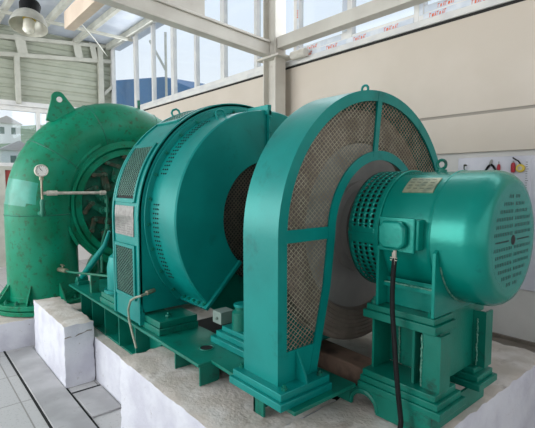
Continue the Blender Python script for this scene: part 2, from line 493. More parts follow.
def ibeam_y(bm, x, y0, y1, z0, z1, w=.13, t=.014):
    box(bm, x-w/2, x+w/2, y0, y1, z0, z0+t); box(bm, x-w/2, x+w/2, y0, y1, z1-t, z1); box(bm, x-.006, x+.006, y0, y1, z0+t, z1-t)
def ibeam_x(bm, y, x0, x1, z0, z1, w=.13, t=.014):
    box(bm, x0, x1, y-w/2, y+w/2, z0, z0+t); box(bm, x0, x1, y-w/2, y+w/2, z1-t, z1); box(bm, x0, x1, y-.006, y+.006, z0+t, z1-t)
bm = BM(); zb = lambda y: 3.56+.07*(1.35-y)
yz(bm, [(-6, zb(-6)), (1.4, zb(1.4)), (1.4, zb(1.4)+.03), (-6, zb(-6)+.03)], -4.53, -4.39); yz(bm, [(-6, zb(-6)+.17), (1.4, zb(1.4)+.17), (1.4, zb(1.4)+.2), (-6, zb(-6)+.2)], -4.53, -4.39); yz(bm, [(-6, zb(-6)+.03), (1.4, zb(1.4)+.03), (1.4, zb(1.4)+.17), (-6, zb(-6)+.17)], -4.47, -4.42); struct('trim_%d' % n, bm, BEAM, bevel=.006); n += 1
bm = BM(); box(bm, -4.3, XR, 1.42, 1.56, 3.64, 3.785); struct('trim_%d' % n, bm, BEAM, bevel=.006); n += 1
bm = BM()                                                               # column: H section
box(bm, -4.56, -4.544, 1.4, 1.58, .42, ZC-.24); box(bm, -4.326, -4.31, 1.4, 1.58, .42, ZC-.24); box(bm, -4.544, -4.326, 1.48, 1.5, .42, ZC-.24)
struct('trim_%d' % n, bm, BEAM); n += 1
bm = BM(); box(bm, -4.66, -4.22, 1.36, 1.66, 3.53, 3.56); cyl(bm, (-4.2, 1.6, 3.55), (-3.95, 1.6, 3.55), .055); struct('trim_%d' % n, bm, BEAM, bevel=.004); n += 1
bm = BM(); box(bm, -6.36, -.5, -.61, -.48, 3.97, 4.2); o = struct('trim_%d' % n, bm, WOODB, bevel=.004); n += 1
bm = BM(); yz(bm, [(-6, zb(-6)+.7), (.41, zb(.41)+.7), (.41, zb(.41)+.2), (-6, zb(-6)+.2)], -4.48, -4.44) if False else yz(bm, [(-.44, zb(-.44)+.2), (.41, zb(.41)+.2), (.41, 5.12), (-.44, 5.12)], -4.48, -4.44); struct('trim_%d' % n, bm, BEAM, bevel=.004); n += 1
bm = BM(); tube(bm, [(-6.3, -.55, 4.2), (-8.4, .5, 4.56), (-10.75, 1.6, 4.97)], .012, 6); tag(obj('stay_cable', bm, FRAMEG), 'thin pale stay cable running under the roof from boxed beam to far corner', 'cable')

# walls behind the camera (openings let daylight in; wall_right's are added for fill)
bm = BM()
box(bm, XF, XR, YN-.2, YN, 0, .7); box(bm, XF, XR, YN-.2, YN, 4.9, ZC)
for x in (XF, -8, -5.2, -2.4, .4, XR-.15): box(bm, x, x+.15, YN-.2, YN, .7, 4.9)
struct('wall_front', bm, BEIGE)
bm = BM(); box(bm, XR, XR+.2, YN-.2, YB+.2, 0, 1.2); box(bm, XR, XR+.2, YN-.2, YB+.2, 4.6, ZC)
for y in (YN-.2, -4.4, -2.2, 0, YB): box(bm, XR, XR+.2, y, y+.2, 1.2, 4.6)
struct('wall_right', bm, BEIGE)

# ------------------------------------------------------------------ outdoors
bm = BM()
g = [[bm.verts.new((-160+i*5, -60+j*5, 0)) for j in range(33)] for i in range(29)]
for i in range(29):
    for j in range(33):
        v = g[i][j]; d = -v.co.x-20
        h = max(0, d)*.16 + 4*noise.noise(Vector((v.co.x*.03, v.co.y*.03, 0)))*min(1, max(0, d/30))
        v.co.z = h-1.5
for i in range(28):
    for j in range(32): bm.faces.new((g[i][j], g[i+1][j], g[i+1][j+1], g[i][j+1]))
struct('trim_%d' % n, bm, HILL); n += 1
hl = ['pale house with grey roof on hillside, leftmost seen through far window', 'low pale house on hillside, nearest through the far window', 'small pale house higher up the hillside through far window']
for k, (x, y, z, s) in enumerate(((-60, 4.2, 4.6, 1.), (-46, 5.9, 2.9, .9), (-75, 9.8, 8.2, 1.1))):
    e = thing('hillside_house', hl[k], 'house', (x, y, z), 'houses on the hillside')
    bm = BM(); box(bm, x-2*s, x+2*s, y-1.6*s, y+1.6*s, z-1.5, z+2*s); obj('house_wall', bm, HOUSE, e)
    bm = BM(); yz(bm, [(y-1.9*s, z+2*s), (y+1.9*s, z+2*s), (y, z+3.*s)], x-2.2*s, x+2.2*s); obj('house_roof', bm, HROOF, e)
    bm = BM()
    for q in (-.8, .5): box(bm, x+2*s, x+2*s+.05, y+q*s, y+(q+.5)*s, z+.6*s, z+1.5*s)
    objs('house_window', bm, GREYP, e)  # window grey stands for dark glass softened by haze
e = thing('blue_building', 'blue metal clad building outside behind the high windows', 'building', (-21, 10, 0))
bm = BM(); box(bm, -44, -17.9, 9, 14, -1, 5.6); obj('building_wall', bm, BLUEB, e)
BP = [(-44, 5.6), (-17.9, 5.6), (-18, 6.2), (-19.4, 6.7), (-21.8, 7.6), (-29.5, 8.75), (-44, 8.75)]
bm = BM(); xz(bm, BP, 8.8, 14.2); obj('building_roof', bm, BLUEB, e)
e = thing('outdoor_pylon', 'pale lattice post standing outside behind the high windows', 'post', (-14.4, 6, -1))
bm = BM(); cyl(bm, (-16.2, 6, -1), (-16.2, 6, 7.9), .05); obj('post', bm, FRAMEG, e)
bm = BM(); cyl(bm, (-17.6, 6, 7.9), (-16.2, 6, 6.4), .05); obj('brace', bm, FRAMEG, e)

# ------------------------------------------------------------------ concrete
def plinth():
    bm = BM()
    box(bm, -5.45, -3.13, -1.06, 1.2, 0, .42); box(bm, -3.13, -1.65, -.44, 1.2, 0, .42)
    split_concrete(bm)
    o = obj('concrete_plinth', bm, [CONP, CONR], smooth=False); tag(o, 'low white concrete plinth under the green machine girders', 'plinth')
plinth()
cb_ = rough_block('concrete_block', -5.3, -4.12, -1.34, -1.065, 0, .585, 'white painted concrete block beside the green turbine pipe, chipped grey top', 'concrete block')
bm = BM(); cr = [(-1.335, .5), (-1.29, .508), (-1.25, .497), (-1.21, .515), (-1.17, .52), (-1.13, .535), (-1.09, .53)]
tube(bm, [(-4.1205, y, z-.03) for y, z in cr], [.004, .005, .003, .006, .004, .005, .004], 5); ck = obj('crack', bm, STEELR); ck.parent = cb_; ck.location -= cb_.location
rough_block('concrete_block', -3.12, -1.64, -1.22, -.45, 0, .585, 'large white concrete block in foreground below the mesh guard, dusty rough top', 'concrete block')
rough_block('concrete_bed', -1.63, -1.025, -1.2, 1.25, 0, .6, 'rough grey concrete bed under the motor pedestal', 'concrete bed', jit=.01)
bm = BM(); box(bm, -1.9, 2.5, 1.28, 1.42, 0, .52); box(bm, -1.9, 2.5, 1.42, 1.5, 0, .46); split_concrete(bm)
tag(obj('concrete_curb', bm, [CONR, CONR], smooth=False, bevel=.01), 'pale concrete curb along the back wall behind the motor', 'curb')
bm = BM(); box(bm, -3, 2.5, 1.5, YB, 0, .47); box(bm, -3, 2.5, YB-.03, YB, .47, .5); struct('baseboard_back', bm, STEELR)
rough_block('concrete_curb', -7.2, -5.5, -2.7, .9, 0, .322, 'white concrete curb under the bolted pipe flange of the turbine', 'curb', jit=.008, cell=.08)
bm = BM(); box(bm, -5.44, -1.5, -1.6, -1.345, .0, .018); tag(obj('trench_cover', bm, CONG, smooth=False, bevel=.004), 'long plain grey trench cover slab beside the white concrete blocks', 'floor slab')
bm = BM(); box(bm, -5.5, -1.5, -1.62, -1.6, .0, .004); box(bm, -4.3, -1.5, -1.345, -1.325, 0, .004); box(bm, -4.0, -3.98, -1.32, -1.07, 0, .004)
struct('trim_%d' % n, bm, BLACK); n += 1
bm = BM(); box(bm, -3.95, -3.45, -1.32, -1.08, .0, .016); tag(obj('trench_cover', bm, CONG, smooth=False, bevel=.004), 'small grey cover slab between the two white concrete blocks', 'floor slab')

# ------------------------------------------------------------------ base frame (girders)
bf = thing('base_frame', 'long green steel girder frame carrying the generator and flywheel', 'machine base', (-3.3, 0, .42))
ZT = .74
bm = BM()
xy(bm, [(-5.15, -1.0), (-2.31, -1.02), (-2.31, -.92), (-1.5, -.95), (-1.5, -.46), (-2.62, -.46), (-2.62, -.62), (-3.9, -.62), (-3.9, -.42), (-5.15, -.42)], ZT-.022, ZT)
obj('near_top_plate', bm, TEALD, bf, bevel=.003)
bm = BM(); xy(bm, [(-5.15, .42), (-3.9, .42), (-3.9, .62), (-1.5, .62), (-1.5, .95), (-5.15, .95)], ZT-.022, ZT); obj('far_top_plate', bm, TEALD, bf)
bm = BM(); box(bm, -5.15, -4.3, -.42, .42, ZT-.022, ZT-.002); box(bm, -2.62, -2.12, -.46, .62, ZT-.022, ZT-.001); objs('cross_plate', bm, TEALD, bf)
for y, s in ((-.86, 1), (.86, -1)):
    bm = BM(); box(bm, -5.1, -3.14, y-.008, y+.008, .43, ZT-.022); obj('girder_web', bm, TEALD, bf)
    bm = BM(); box(bm, -3.14, -2.32, y-.008, y+.008, .59, ZT-.022); obj('girder_web', bm, TEALD, bf)
    bm = BM(); box(bm, -5.1, -3.14, y-.11, y+.11, .422, .44); obj('bottom_flange', bm, TEALD, bf)
    for x in (-4.75, -4.4, -4.05, -3.7, -3.35):
        bm = BM(); box(bm, x-.006, x+.006, min(y, y-s*.13), max(y, y-s*.13), .44, ZT-.022); obj('stiffener', bm, TEALD, bf)
bm = BM(); box(bm, -2.325, -2.313, -1.005, -.87, .59, ZT-.022); obj('end_plate', bm, TEALD, bf)
bm = BM(); box(bm, -2.66, -2.648, -1.0, -.87, .59, ZT-.022); obj('end_plate', bm, TEALD, bf)
bm = BM(); box(bm, -1.86, -1.845, -.93, -.72, .59, ZT-.022); box(bm, -1.86, -1.77, -.93, -.915, .59, ZT-.022); obj('prop_plate', bm, TEALD, bf)
bm = BM(); cyl(bm, (-2.51, -.83, ZT), (-2.51, -.83, ZT+.003), .045); obj('drain_hole', bm, BLACK, bf)
bm = BM(); torus(bm, (-2.51, -.83, ZT+.002), .048, .004, 'z'); obj('hole_rim', bm, TEALD, bf)
for x0, x1, y0, y1 in ((-3.22, -2.93, -.98, -.64), (-4.2, -3.78, -.98, -.7)):
    bm = BM(); box(bm, x0, x1, y0, y1, ZT, ZT+.05); box(bm, x0+.012, x1-.015, y0+.012, y1, ZT+.05, ZT+.1)
    hexbolt(bm, ((x0+x1)/2+.04, y0+.13, ZT+.1), (0,0,1), .026, .02)
    obj('foot_pad', bm, TEALD, bf, bevel=.004)
bm = BM(); box(bm, -3.9, -1.6, -.45, .45, .425, .43); obj('pit_floor', bm, BLACK, bf)

# ------------------------------------------------------------------ turbine
tb = thing('spiral_turbine', 'big green spiral turbine casing with bolted inlet pipe, paint worn', 'turbine', (-6, -.5, .33))
XT = -6.0
def interp(t, tab):
    for (a, va), (b, vb) in zip(tab, tab[1:]):
        if a <= t <= b: return va+(vb-va)*(t-a)/(b-a)
    return tab[-1][1]
pts = []; rs = []
for z in (.5, .7, .9, 1.1, 1.3, 1.5, 1.57): pts.append((XT, -1.06, z)); rs.append(.41)
N_ = 44
for i in range(N_+1):
    a = 180-300*i/N_; d = 180-a
    Rc = interp(d, [(0, 1.05), (90, 1.03), (180, 1.0), (270, .93), (340, .86)]); r = interp(d, [(0, .41), (90, .355), (180, .27), (270, .19), (340, .12)])
    pts.append((XT, Rc*math.cos(math.radians(a)), AX+Rc*math.sin(math.radians(a)))); rs.append(r)
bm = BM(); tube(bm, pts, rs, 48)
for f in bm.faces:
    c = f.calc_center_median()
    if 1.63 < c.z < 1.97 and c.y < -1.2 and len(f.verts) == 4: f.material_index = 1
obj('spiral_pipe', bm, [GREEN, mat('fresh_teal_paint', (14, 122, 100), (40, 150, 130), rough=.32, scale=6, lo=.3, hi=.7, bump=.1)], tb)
bm = BM()                                                               # weld seams on the pipe
for k in (5, 12, 17, 23, 28):
    p = Vector(pts[k]); t = (Vector(pts[k+1])-Vector(pts[k-1])).normalized(); s = Vector((1,0,0)); u = s.cross(t)
    tube(bm, [p+(rs[k]+.001)*(math.cos(2*PI*q/32)*s+math.sin(2*PI*q/32)*u) for q in range(32)], .006, 6, closed=True)
objs('weld_seam', bm, GREENC, tb)
# inlet flanges
fl = BM()
for z0, z1 in ((.335, .385), (.4, .455)):
    cyl(fl, (XT, -1.06, z0), (XT, -1.06, z1), .56, 48)
cyl(fl, (XT, -1.06, .385), (XT, -1.06, .4), .53, 48); cyl(fl, (XT, -1.06, .455), (XT, -1.06, .52), .415, 32)
flo = obj('inlet_flange', fl, GREEN, tb, bevel=.005)
bm = BM()
for k in range(18):
    a = 2*PI*(k+.5)/18; hexbolt(bm, (XT+.49*math.cos(a), -1.06+.49*math.sin(a), .455), (0,0,1), .024, .026)
    hexbolt(bm, (XT+.49*math.cos(a), -1.06+.49*math.sin(a), .336), (0,0,-1), .02, .0)
objs('bolt', bm, GREENC, flo)
for k in range(8):
    a = 2*PI*(k+.25)/8; c, s = math.cos(a), math.sin(a)
    P = lambda r, z: (XT+r*c, -1.06+r*s, z)
    bm = BM(); prism(bm, [P(.4, .455), P(.54, .455), P(.54, .48), P(.4, .68)], (-s*.008, c*.008, 0), (s*.008, -c*.008, 0)); obj('gusset', bm, GREEN, tb)
# lifting lug on top
bm = BM()
pl = [(-1.0, 2.66), (-.93, 2.93)]+arc((-.85, 2.95), .08, 170, 40, 6)+[(-.58, 2.74), (-.62, 2.6)]
bm2 = BM()
yz(bm2, pl, XT+.1, XT+.14); obj('lifting_lug', bm2, GREEN, tb, bevel=.004); bm.free()
bm = BM(); prof = [(0,0)]; cyl(bm, (XT+.138, -.84, 2.93), (XT+.142, -.84, 2.93), .035); obj('lug_hole', bm, UPVC, tb)
bm = BM(); cyl(bm, (XT+.1, .22, 2.9), (XT+.1, .22, 3.05), .02); obj('vent_stub', bm, GREENC, tb)
# head cover and guide ring
XD = -5.66
bm = BM(); lathe(bm, [(XD-.3, .82), (XD-.05, .82), (XD-.05, .77), (XD-.11, .77), (XD-.11, .12), (XD-.3, .12)]); obj('head_cover', bm, GREENC, tb)
bm = BM(); lathe(bm, [(XD-.06, .8), (XD+.0, .8), (XD+.0, .765), (XD-.06, .765)], n=96); lathe(bm, [(XD-.02, .85), (XD-.05, .85), (XD-.05, .8), (XD-.02, .8)], n=96); obj('stay_ring', bm, GREEN, tb)
bm = BM(); lathe(bm, [(XD-.1, .762), (XD-.05, .762), (XD-.03, .735), (XD-.03, .66), (XD-.1, .66)], n=96); obj('regulating_ring', bm, GREEN, tb, bevel=.003)
bm = BM(); lathe(bm, [(XD-.14, .28), (XD+.1, .26), (XD+.1, .0), (XD-.14, .0)], n=40); obj('bearing_cover', bm, GREENC, tb)
for a0, a1 in ((150, 118), (214, 196)):
    bm = BM(); lathe(bm, [(XD-.03, .9), (XD+.01, .9), (XD+.01, .86), (XD-.03, .86)], a0=math.radians(a1), a1=math.radians(a0), n=16)
    obj('clamp_bar', bm, GREEN, tb, bevel=.003)
for k in range(16):
    a = 2*PI*(k+.35)/16; b = a-.18
    p1 = Vector((XD, .64*math.cos(a), AX+.64*math.sin(a))); p2 = Vector((XD, .54*math.cos(b), AX+.54*math.sin(b))); p3 = Vector((XD, .40*math.cos(b+.22), AX+.40*math.sin(b+.22)))
    bm = BM()
    def bar(p, q, w, x0, x1):
        t = (q-p).normalized(); s = Vector((0, -t.z, t.y))
        prism(bm, [p+s*w*.8, p-t*w*.7, p-s*w*.8, q-s*w, q+t*w*.9, q+s*w], (x0, 0, 0), (x1, 0, 0))
    bar(p1, p2, .026, -.06, -.02)
    for p in (p1, p2): cyl(bm, p+Vector((-.08, 0, 0)), p+Vector((.012, 0, 0)), .028, 12)
    lv = obj('guide_link', bm, RUST, tb, bevel=.003)
    bm = BM(); bar(p2, p3, .05, -.1, -.055); cyl(bm, p3+Vector((-.13, 0, 0)), p3+Vector((-.02, 0, 0)), .05, 14); cyl(bm, p3+Vector((-.02, 0, 0)), p3+Vector((.01, 0, 0)), .022, 10)
    obj('vane_lever', bm, GREENC if k % 3 else RUST, tb, bevel=.004)
bm = BM(); yz(bm, [(-.42, .33), (.75, .33), (.75, .8), (.5, 1.0), (-.3, .95), (-.42, .85)], XD-.3, XD-.26); box(bm, XD-.26, XD-.1, -.45, -.42, .34, .86); obj('support_plate', bm, GREENC, tb)

# governor rod, little drain tap
e = thing('governor_rod', 'slanted green tapered rod between turbine disc and girder', 'rod', (-5.05, -.88, ZT))
bm = BM(); tube(bm, [(-5.07, -.88, .8), (-4.98, -.88, .86), (-4.55, -.88, 1.12), (-4.3, -.88, 1.27), (-4.2, -.87, 1.42)], [.028, .036, .033, .024, .014], 14); obj('rod', bm, TEAL, e)
bm = BM(); box(bm, -5.12, -5.0, -.94, -.82, ZT, ZT+.04); cyl(bm, (-5.06, -.94, .79), (-5.06, -.82, .79), .04); obj('clevis', bm, TEALD, e, bevel=.004)
e = thing('drain_tap', 'small rusty tap on thin pipe at left end of girder', 'tap', (-5.5, -.88, ZT))
bm = BM(); tube(bm, [(-5.55, -.98, .84), (-5.2, -.95, .86), (-4.1, -.9, .99)], .013, 8); obj('pipe', bm, GREENC, e)
bm = BM(); cyl(bm, (-5.62, -.985, .835), (-5.35, -.965, .855), .026); tube(bm, [(-5.6, -.985, .835), (-5.68, -.99, .82), (-5.7, -.99, .76)], .018, 8); obj('tap_body', bm, BRASS, e)
bm = BM(); cyl(bm, (-5.47, -.975, .85), (-5.47, -.975, .9), .01); box(bm, -5.53, -5.41, -.985, -.965, .9, .912); obj('tap_lever', bm, BRASS, e)
bm = BM(); box(bm, -4.6, -4.56, -.94, -.86, ZT, .93); obj('pipe_bracket', bm, GREENC, e)
e = thing('oil_cylinder', 'upright teal cylinder standing on girder left of generator frame', 'cylinder', (-4.22, -.82, ZT))
bm = BM(); tube(bm, [(-4.08, -.82, ZT+.1), (-4.08, -.82, 1.08), (-4.08, -.82, 1.18), (-4.08, -.82, 1.24)], [.12, .12, .1, .03], 28); obj('cylinder_body', bm, TEAL, e)
bm = BM(); cyl(bm, (-4.08, -.82, ZT+.1), (-4.08, -.82, ZT+.13), .15, 28); obj('cylinder_flange', bm, TEAL, e)

# gauge
e = thing('pressure_gauge', 'round white pressure gauge on thin pipe in front of green inlet pipe', 'gauge', (-5.5, -1.17, 1.54))
XG = -5.47
bm = BM(); lathe(bm, [(XG-.03, .072), (XG+.012, .072), (XG+.02, .066), (XG+.012, .062), (XG-.03, 0)], y0=-1.165, z0=2.03, n=28, closed=False); obj('gauge_case', bm, PIPEW, e)
bm = BM(); cyl(bm, (XG+.0, -1.165, 2.03), (XG+.01, -1.165, 2.03), .063, 28); d = obj('dial', bm, WHITE, e)
bm = BM(); prism(bm, [(XG+.011, -1.165+.012, 2.02), (XG+.011, -1.165-.012, 2.04), (XG+.011, -1.165-.03, 2.075)], (0,0,0), (.003,0,0))
for k in range(11):
    a = math.radians(225-27*k); box(bm, XG+.01, XG+.0115, -1.165+.05*math.cos(a)-.003, -1.165+.05*math.cos(a)+.003, 2.03+.05*math.sin(a)-.003, 2.03+.05*math.sin(a)+.003)
obj('needle', bm, BLACK, d)
bm = BM(); cyl(bm, (XG-.01, -1.165, 1.58), (XG-.01, -1.165, 1.965), .013, 10); cyl(bm, (XG-.01, -1.165, 1.92), (XG-.01, -1.165, 1.965), .024, 8); obj('gauge_pipe', bm, BRASS, e)
bm = BM(); tube(bm, [(XG-.01, -1.165, 1.7), (XG-.01, -1.165, 1.66), (XG-.01, -1.165, 1.6), (XG-.01, -1.165, 1.55), (XG-.01, -1.165, 1.5)], [.02, .03, .022, .034, .02], 12)
cyl(bm, (XG-.14, -1.165, 1.53), (XG-.01, -1.165, 1.53), .03, 12); obj('gauge_valve', bm, GREENC, e)
bm = BM(); cyl(bm, (XG-.02, -1.15, 1.77), (XG-.02, -.45, 1.765), .018, 12); cyl(bm, (XG-.02, -1.11, 1.77), (XG-.02, -1.0, 1.77), .03, 12); cyl(bm, (XG-.02, -.5, 1.765), (XG-.02, -.43, 1.765), .028, 12)
obj('cross_pipe', bm, PIPEW, e)
bm = BM(); tube(bm, [(XG-.02, -.43, 1.75), (XG-.02, -.41, 1.68), (XG-.02, -.42, 1.45), (XG-.02, -.44, 1.3), (XG-.02, -.5, 1.1), (XG+.25, -.6, .8)], .014, 8)
for z in (1.66, 1.55, 1.33): cyl(bm, (XG-.02, -.42, z-.03), (XG-.02, -.42, z+.03), .027, 10)
obj('down_pipe', bm, GREENC, e)

# ------------------------------------------------------------------ generator
gen = thing('generator', 'huge round teal generator with open end shield and mesh side vents', 'generator', (-3.3, 0, ZT))
R1 = 1.0; G0, G1 = -3.74, -3.2
arch = arc((0, AX), R1, 180, 0, 64)
outer = [(-R1, .86)]+arch+[(R1, .86)]
hole = arc((0, AX), .9, 0, 180, 48)
bm = BM(); t = .014                                                       # arched shell
inn = [(p[0]*(R1-t)/R1, AX+(p[1]-AX)*(R1-t)/R1 if p[1] > AX else p[1]) for p in outer]
n0 = len(outer)
A = [bm.verts.new((G0, *p)) for p in outer]; B = [bm.verts.new((G1, *p)) for p in outer]
C_ = [bm.verts.new((G0, *p)) for p in inn]; D = [bm.verts.new((G1, *p)) for p in inn]
for i in range(n0-1):
    bm.faces.new((A[i], A[i+1], B[i+1], B[i])); bm.faces.new((C_[i], D[i], D[i+1], C_[i+1]))
    bm.faces.new((A[i], C_[i], C_[i+1], A[i+1])); bm.faces.new((B[i], B[i+1], D[i+1], D[i]))
bm.faces.new((A[0], B[0], D[0], C_[0])); bm.faces.new((A[-1], C_[-1], D[-1], B[-1]))
obj('stator_frame', bm, TEAL, gen)
def archplate(x0, x1, rin):
    """arched plate with a round hole, made as two rings of quads: arch part and lower part"""
    bm = BM()
    angs = [math.radians(-90+360*i/96) for i in range(97)]
    def out(a):
        c, s = math.cos(a), math.sin(a)
        if s >= 0: return (R1*c, AX+R1*s)
        k = min(R1/abs(c) if abs(c) > 1e-6 else 9, (AX-.86)/abs(s))
        return (k*c, AX+k*s)
    for x in (x0, x1):
        o_ = [bm.verts.new((x, *out(a))) for a in angs]; i_ = [bm.verts.new((x, rin(a)*math.cos(a), AX+rin(a)*math.sin(a))) for a in angs]
        for q in range(96):
            f = (o_[q], o_[q+1], i_[q+1], i_[q])
            bm.faces.new(f)
    bmesh.ops.remove_doubles(bm, verts=bm.verts, dist=1e-5)
    return bm
rin = lambda a: min(.9, (AX-.88)/max(1e-6, -math.sin(a))) if math.sin(a) < 0 else .9
obj('front_plate', archplate(G1-.012, G1, rin), TEAL, gen)
obj('back_plate', archplate(G0, G0+.012, lambda a: .55), TEAL, gen)
bm = BM(); box(bm, G0, G1, -R1, -R1+.03, .76, .86); box(bm, G0, G1, R1-.03, R1, .76, .86); objs('frame_foot', bm, TEAL, gen)
# rim ribs on both edges of the shell
bm = BM()
for x in (G0+.0, G1-.03):
    lathe(bm, [(x, R1), (x+.03, R1), (x+.03, R1+.012), (x, R1+.012)], a0=0, a1=PI, n=64)
    box(bm, x, x+.03, -R1-.012, -R1, .76, AX)
objs('rim_rib', bm, TEAL, gen, bevel=.003)
# side vents and nameplate
def vent(v0, v1, curved):
    x0, x1 = -3.66, -3.31
    if curved:
        r = R1; a0, a1 = math.radians(v0), math.radians(v1)
        bm = BM(); lathe(bm, [(x0, r), (x1, r), (x1, r+.004), (x0, r+.004)], a0=a0, a1=a1, n=12); o = obj('vent_opening', bm, BLACK, gen)
        bm = BM()
        for q in (x0-.03, x1): lathe(bm, [(q, r), (q+.03, r), (q+.03, r+.016), (q, r+.016)], a0=a0-.03, a1=a1+.03, n=12)
        for aa in (a0-.035, a1): lathe(bm, [(x0, r), (x1, r), (x1, r+.016), (x0, r+.016)], a0=aa, a1=aa+.035, n=2)
        obj('vent_frame', bm, TEAL, gen, bevel=.003)
        bm = BM(); wiremesh(bm, lambda u, v: True, x0, x1, a0*r, a1*r, .045, .03, curved_x(r+.006), .006, .004); obj('vent_mesh', bm, WIREG, gen, smooth=False)
    else:
        bm = BM(); box(bm, x0, x1, -R1-.004, -R1, v0, v1); obj('vent_opening', bm, BLACK, gen)
        bm = BM()
        for q in (x0-.03, x1): box(bm, q, q+.03, -R1-.016, -R1, v0-.03, v1+.03)
        box(bm, x0, x1, -R1-.016, -R1, v0-.03, v0); box(bm, x0, x1, -R1-.016, -R1, v1, v1+.03)
        obj('vent_frame', bm, TEAL, gen, bevel=.003)
        bm = BM(); wiremesh(bm, lambda u, v: True, x0, x1, v0, v1, .045, .03, planar_y(-R1-.006), .006, .004); obj('vent_mesh', bm, WIREG, gen, smooth=False)
vent(144, 170.5, True); vent(.97, 1.36, False)
vent(98, 124, True)
bm = BM(); box(bm, -3.68, -3.3, -R1-.008, -R1, 1.46, 1.6); lathe(bm, [(-3.68, R1), (-3.3, R1), (-3.3, R1+.008), (-3.68, R1+.008)], a0=math.radians(174), a1=PI, n=4); np_ = obj('nameplate', bm, PLATE, gen)
bm = BM()
for k in range(6):
    for q in range(3): box(bm, -3.64+q*.11, -3.64+q*.11+.05+.02*((k+q) % 3), -R1-.0095, -R1-.008, 1.475+k*.02, 1.48+k*.02)
obj('plate_lettering', bm, mat('grey_lettering', (112, 110, 108)), np_, smooth=False)
# flange ring on front plate
A0, A1 = math.radians(-45), math.radians(225)
bm = BM(); lathe(bm, [(G1, .965), (G1+.02, .965), (G1+.02, .9), (G1, .9)], a0=A0, a1=A1, n=96); ring = obj('flange_ring', bm, TEAL, gen, bevel=.003)
bm = BM()
for k in range(22):
    a = A0+(A1-A0)*(k+.5)/22; hexbolt(bm, (G1+.02, .935*math.cos(a), AX+.935*math.sin(a)), (1,0,0), .014, .012)
objs('bolt', bm, TEALD, ring)
# drum (end shield) with open sector below
F = -2.8
bm = BM(); lathe(bm, [(G1+.02, .92), (-3.1, .908), (F-.012, .905), (F, .895), (F, .48), (F-.03, .475), (F-.03, .86), (G1+.02, .88)], a0=A0, a1=A1, n=110); nf = len(bm.faces)
for k in range(120):
    a = A0+(A1-A0)*(k+.5)/120
    if (k // 6) % 4 == 3: continue
    for q in range(3):
        p = Vector((-3.13+q*.032, .9135*math.cos(a), AX+.9135*math.sin(a))); nrm = Vector((0, math.cos(a), math.sin(a)))
        tube(bm, [p-nrm*.004, p+nrm*.001-nrm*(.0035*q*.4)+nrm*.002], .007, 6)
bm.faces.ensure_lookup_table()
for f in bm.faces[nf:]: f.material_index = 1
obj('end_shield', bm, [TEAL, BLACK], gen)
for a, nm in ((A1, 'split_flange'), (A0, 'split_flange')):
    c, s = math.cos(a), math.sin(a); tx = Vector((0, -s, c))
    if a == A0: tx = -tx
    P = lambda r, x: Vector((x, r*c, AX+r*s))
    bm = BM(); prism(bm, [P(.475, F-.06), P(.475, F+.03), P(.95, F+.03), P(.95, G1+.02), P(.885, G1+.02), P(.885, F-.06)], tx*0, tx*.028)
    f_ = obj(nm, bm, TEAL, gen, bevel=.003)
    bm = BM()
    for k in range(6): hexbolt(bm, P(.53+k*.075, F-.012)+tx*-.0, -tx, .013, .012)
    for k in range(5): hexbolt(bm, P(.925, G1+.08+k*.075), -tx, .013, .012)
    objs('bolt', bm, TEALD, f_)
bm = BM()                                                                  # seam flange on top
box(bm, F-.25, F+.03, -.045, -.005, AX+.86, AX+.945); box(bm, F, F+.03, -.03, -.004, AX+.5, AX+.9)
for z in (.6, .72, .84): hexbolt(bm, (F+.03, -.017, AX+z), (1,0,0), .011, .01)
obj('seam_flange', bm, TEAL, gen, bevel=.003)
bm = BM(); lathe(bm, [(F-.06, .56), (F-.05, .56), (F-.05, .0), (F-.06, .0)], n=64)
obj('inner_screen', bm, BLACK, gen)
bm = BM(); wiremesh(bm, lambda u, v: .2 < math.hypot(u, v-AX) < .56, -.56, .56, AX-.56, AX+.56, .036, .036, planar_x(F-.048), .008, .004); obj('screen_mesh', bm, WIREB, gen, smooth=False)
bm = BM()                                                                   # lower closing plate, set back
yz(bm, [(.9*math.cos(math.radians(a)), AX+.9*math.sin(math.radians(a))) for a in range(226, 315, 4)]+[(0.3, 1.28), (-.3, 1.28)], F-.1, F-.08); obj('lower_plate', bm, TEALD, gen)
for x, a in ((-2.98, 114), (-3.72, 112)):
    r = .91 if x > -3.2 else 1.0
    a = math.radians(a); nrm = Vector((0, math.cos(a), math.sin(a))); tg = Vector((0, -math.sin(a), math.cos(a)))
    c = Vector((x, 0, AX))+nrm*r
    bm = BM(); tube(bm, [c-tg*.04-nrm*.01, c-tg*.04+nrm*.04, c-tg*.02+nrm*.06, c+tg*.02+nrm*.06, c+tg*.04+nrm*.04, c+tg*.04-nrm*.01], .01, 8); obj('lifting_eye', bm, TEAL, gen)

# flexible conduit
e = thing('flexible_conduit', 'thin grey conduit curving down from the generator frame to the girder', 'conduit', (-3.2, -1.03, .6))
bm = BM(); tube(bm, [(-3.15, -.96, 1.03), (-3.13, -1.03, 1.02), (-3.18, -1.055, 1.0), (-3.26, -1.06, .96), (-3.31, -1.06, .88), (-3.3, -1.06, .8), (-3.24, -1.06, .7), (-3.17, -1.06, .6)], .0095, 10); obj('conduit_hose', bm, mat('conduit_grey', (150, 152, 134), (128, 136, 118), rough=.5, scale=20), e)
bm = BM(); cyl(bm, (-3.17, -.9, 1.035), (-3.145, -.975, 1.03), .018, 8); obj('conduit_gland', bm, BRASS, e)

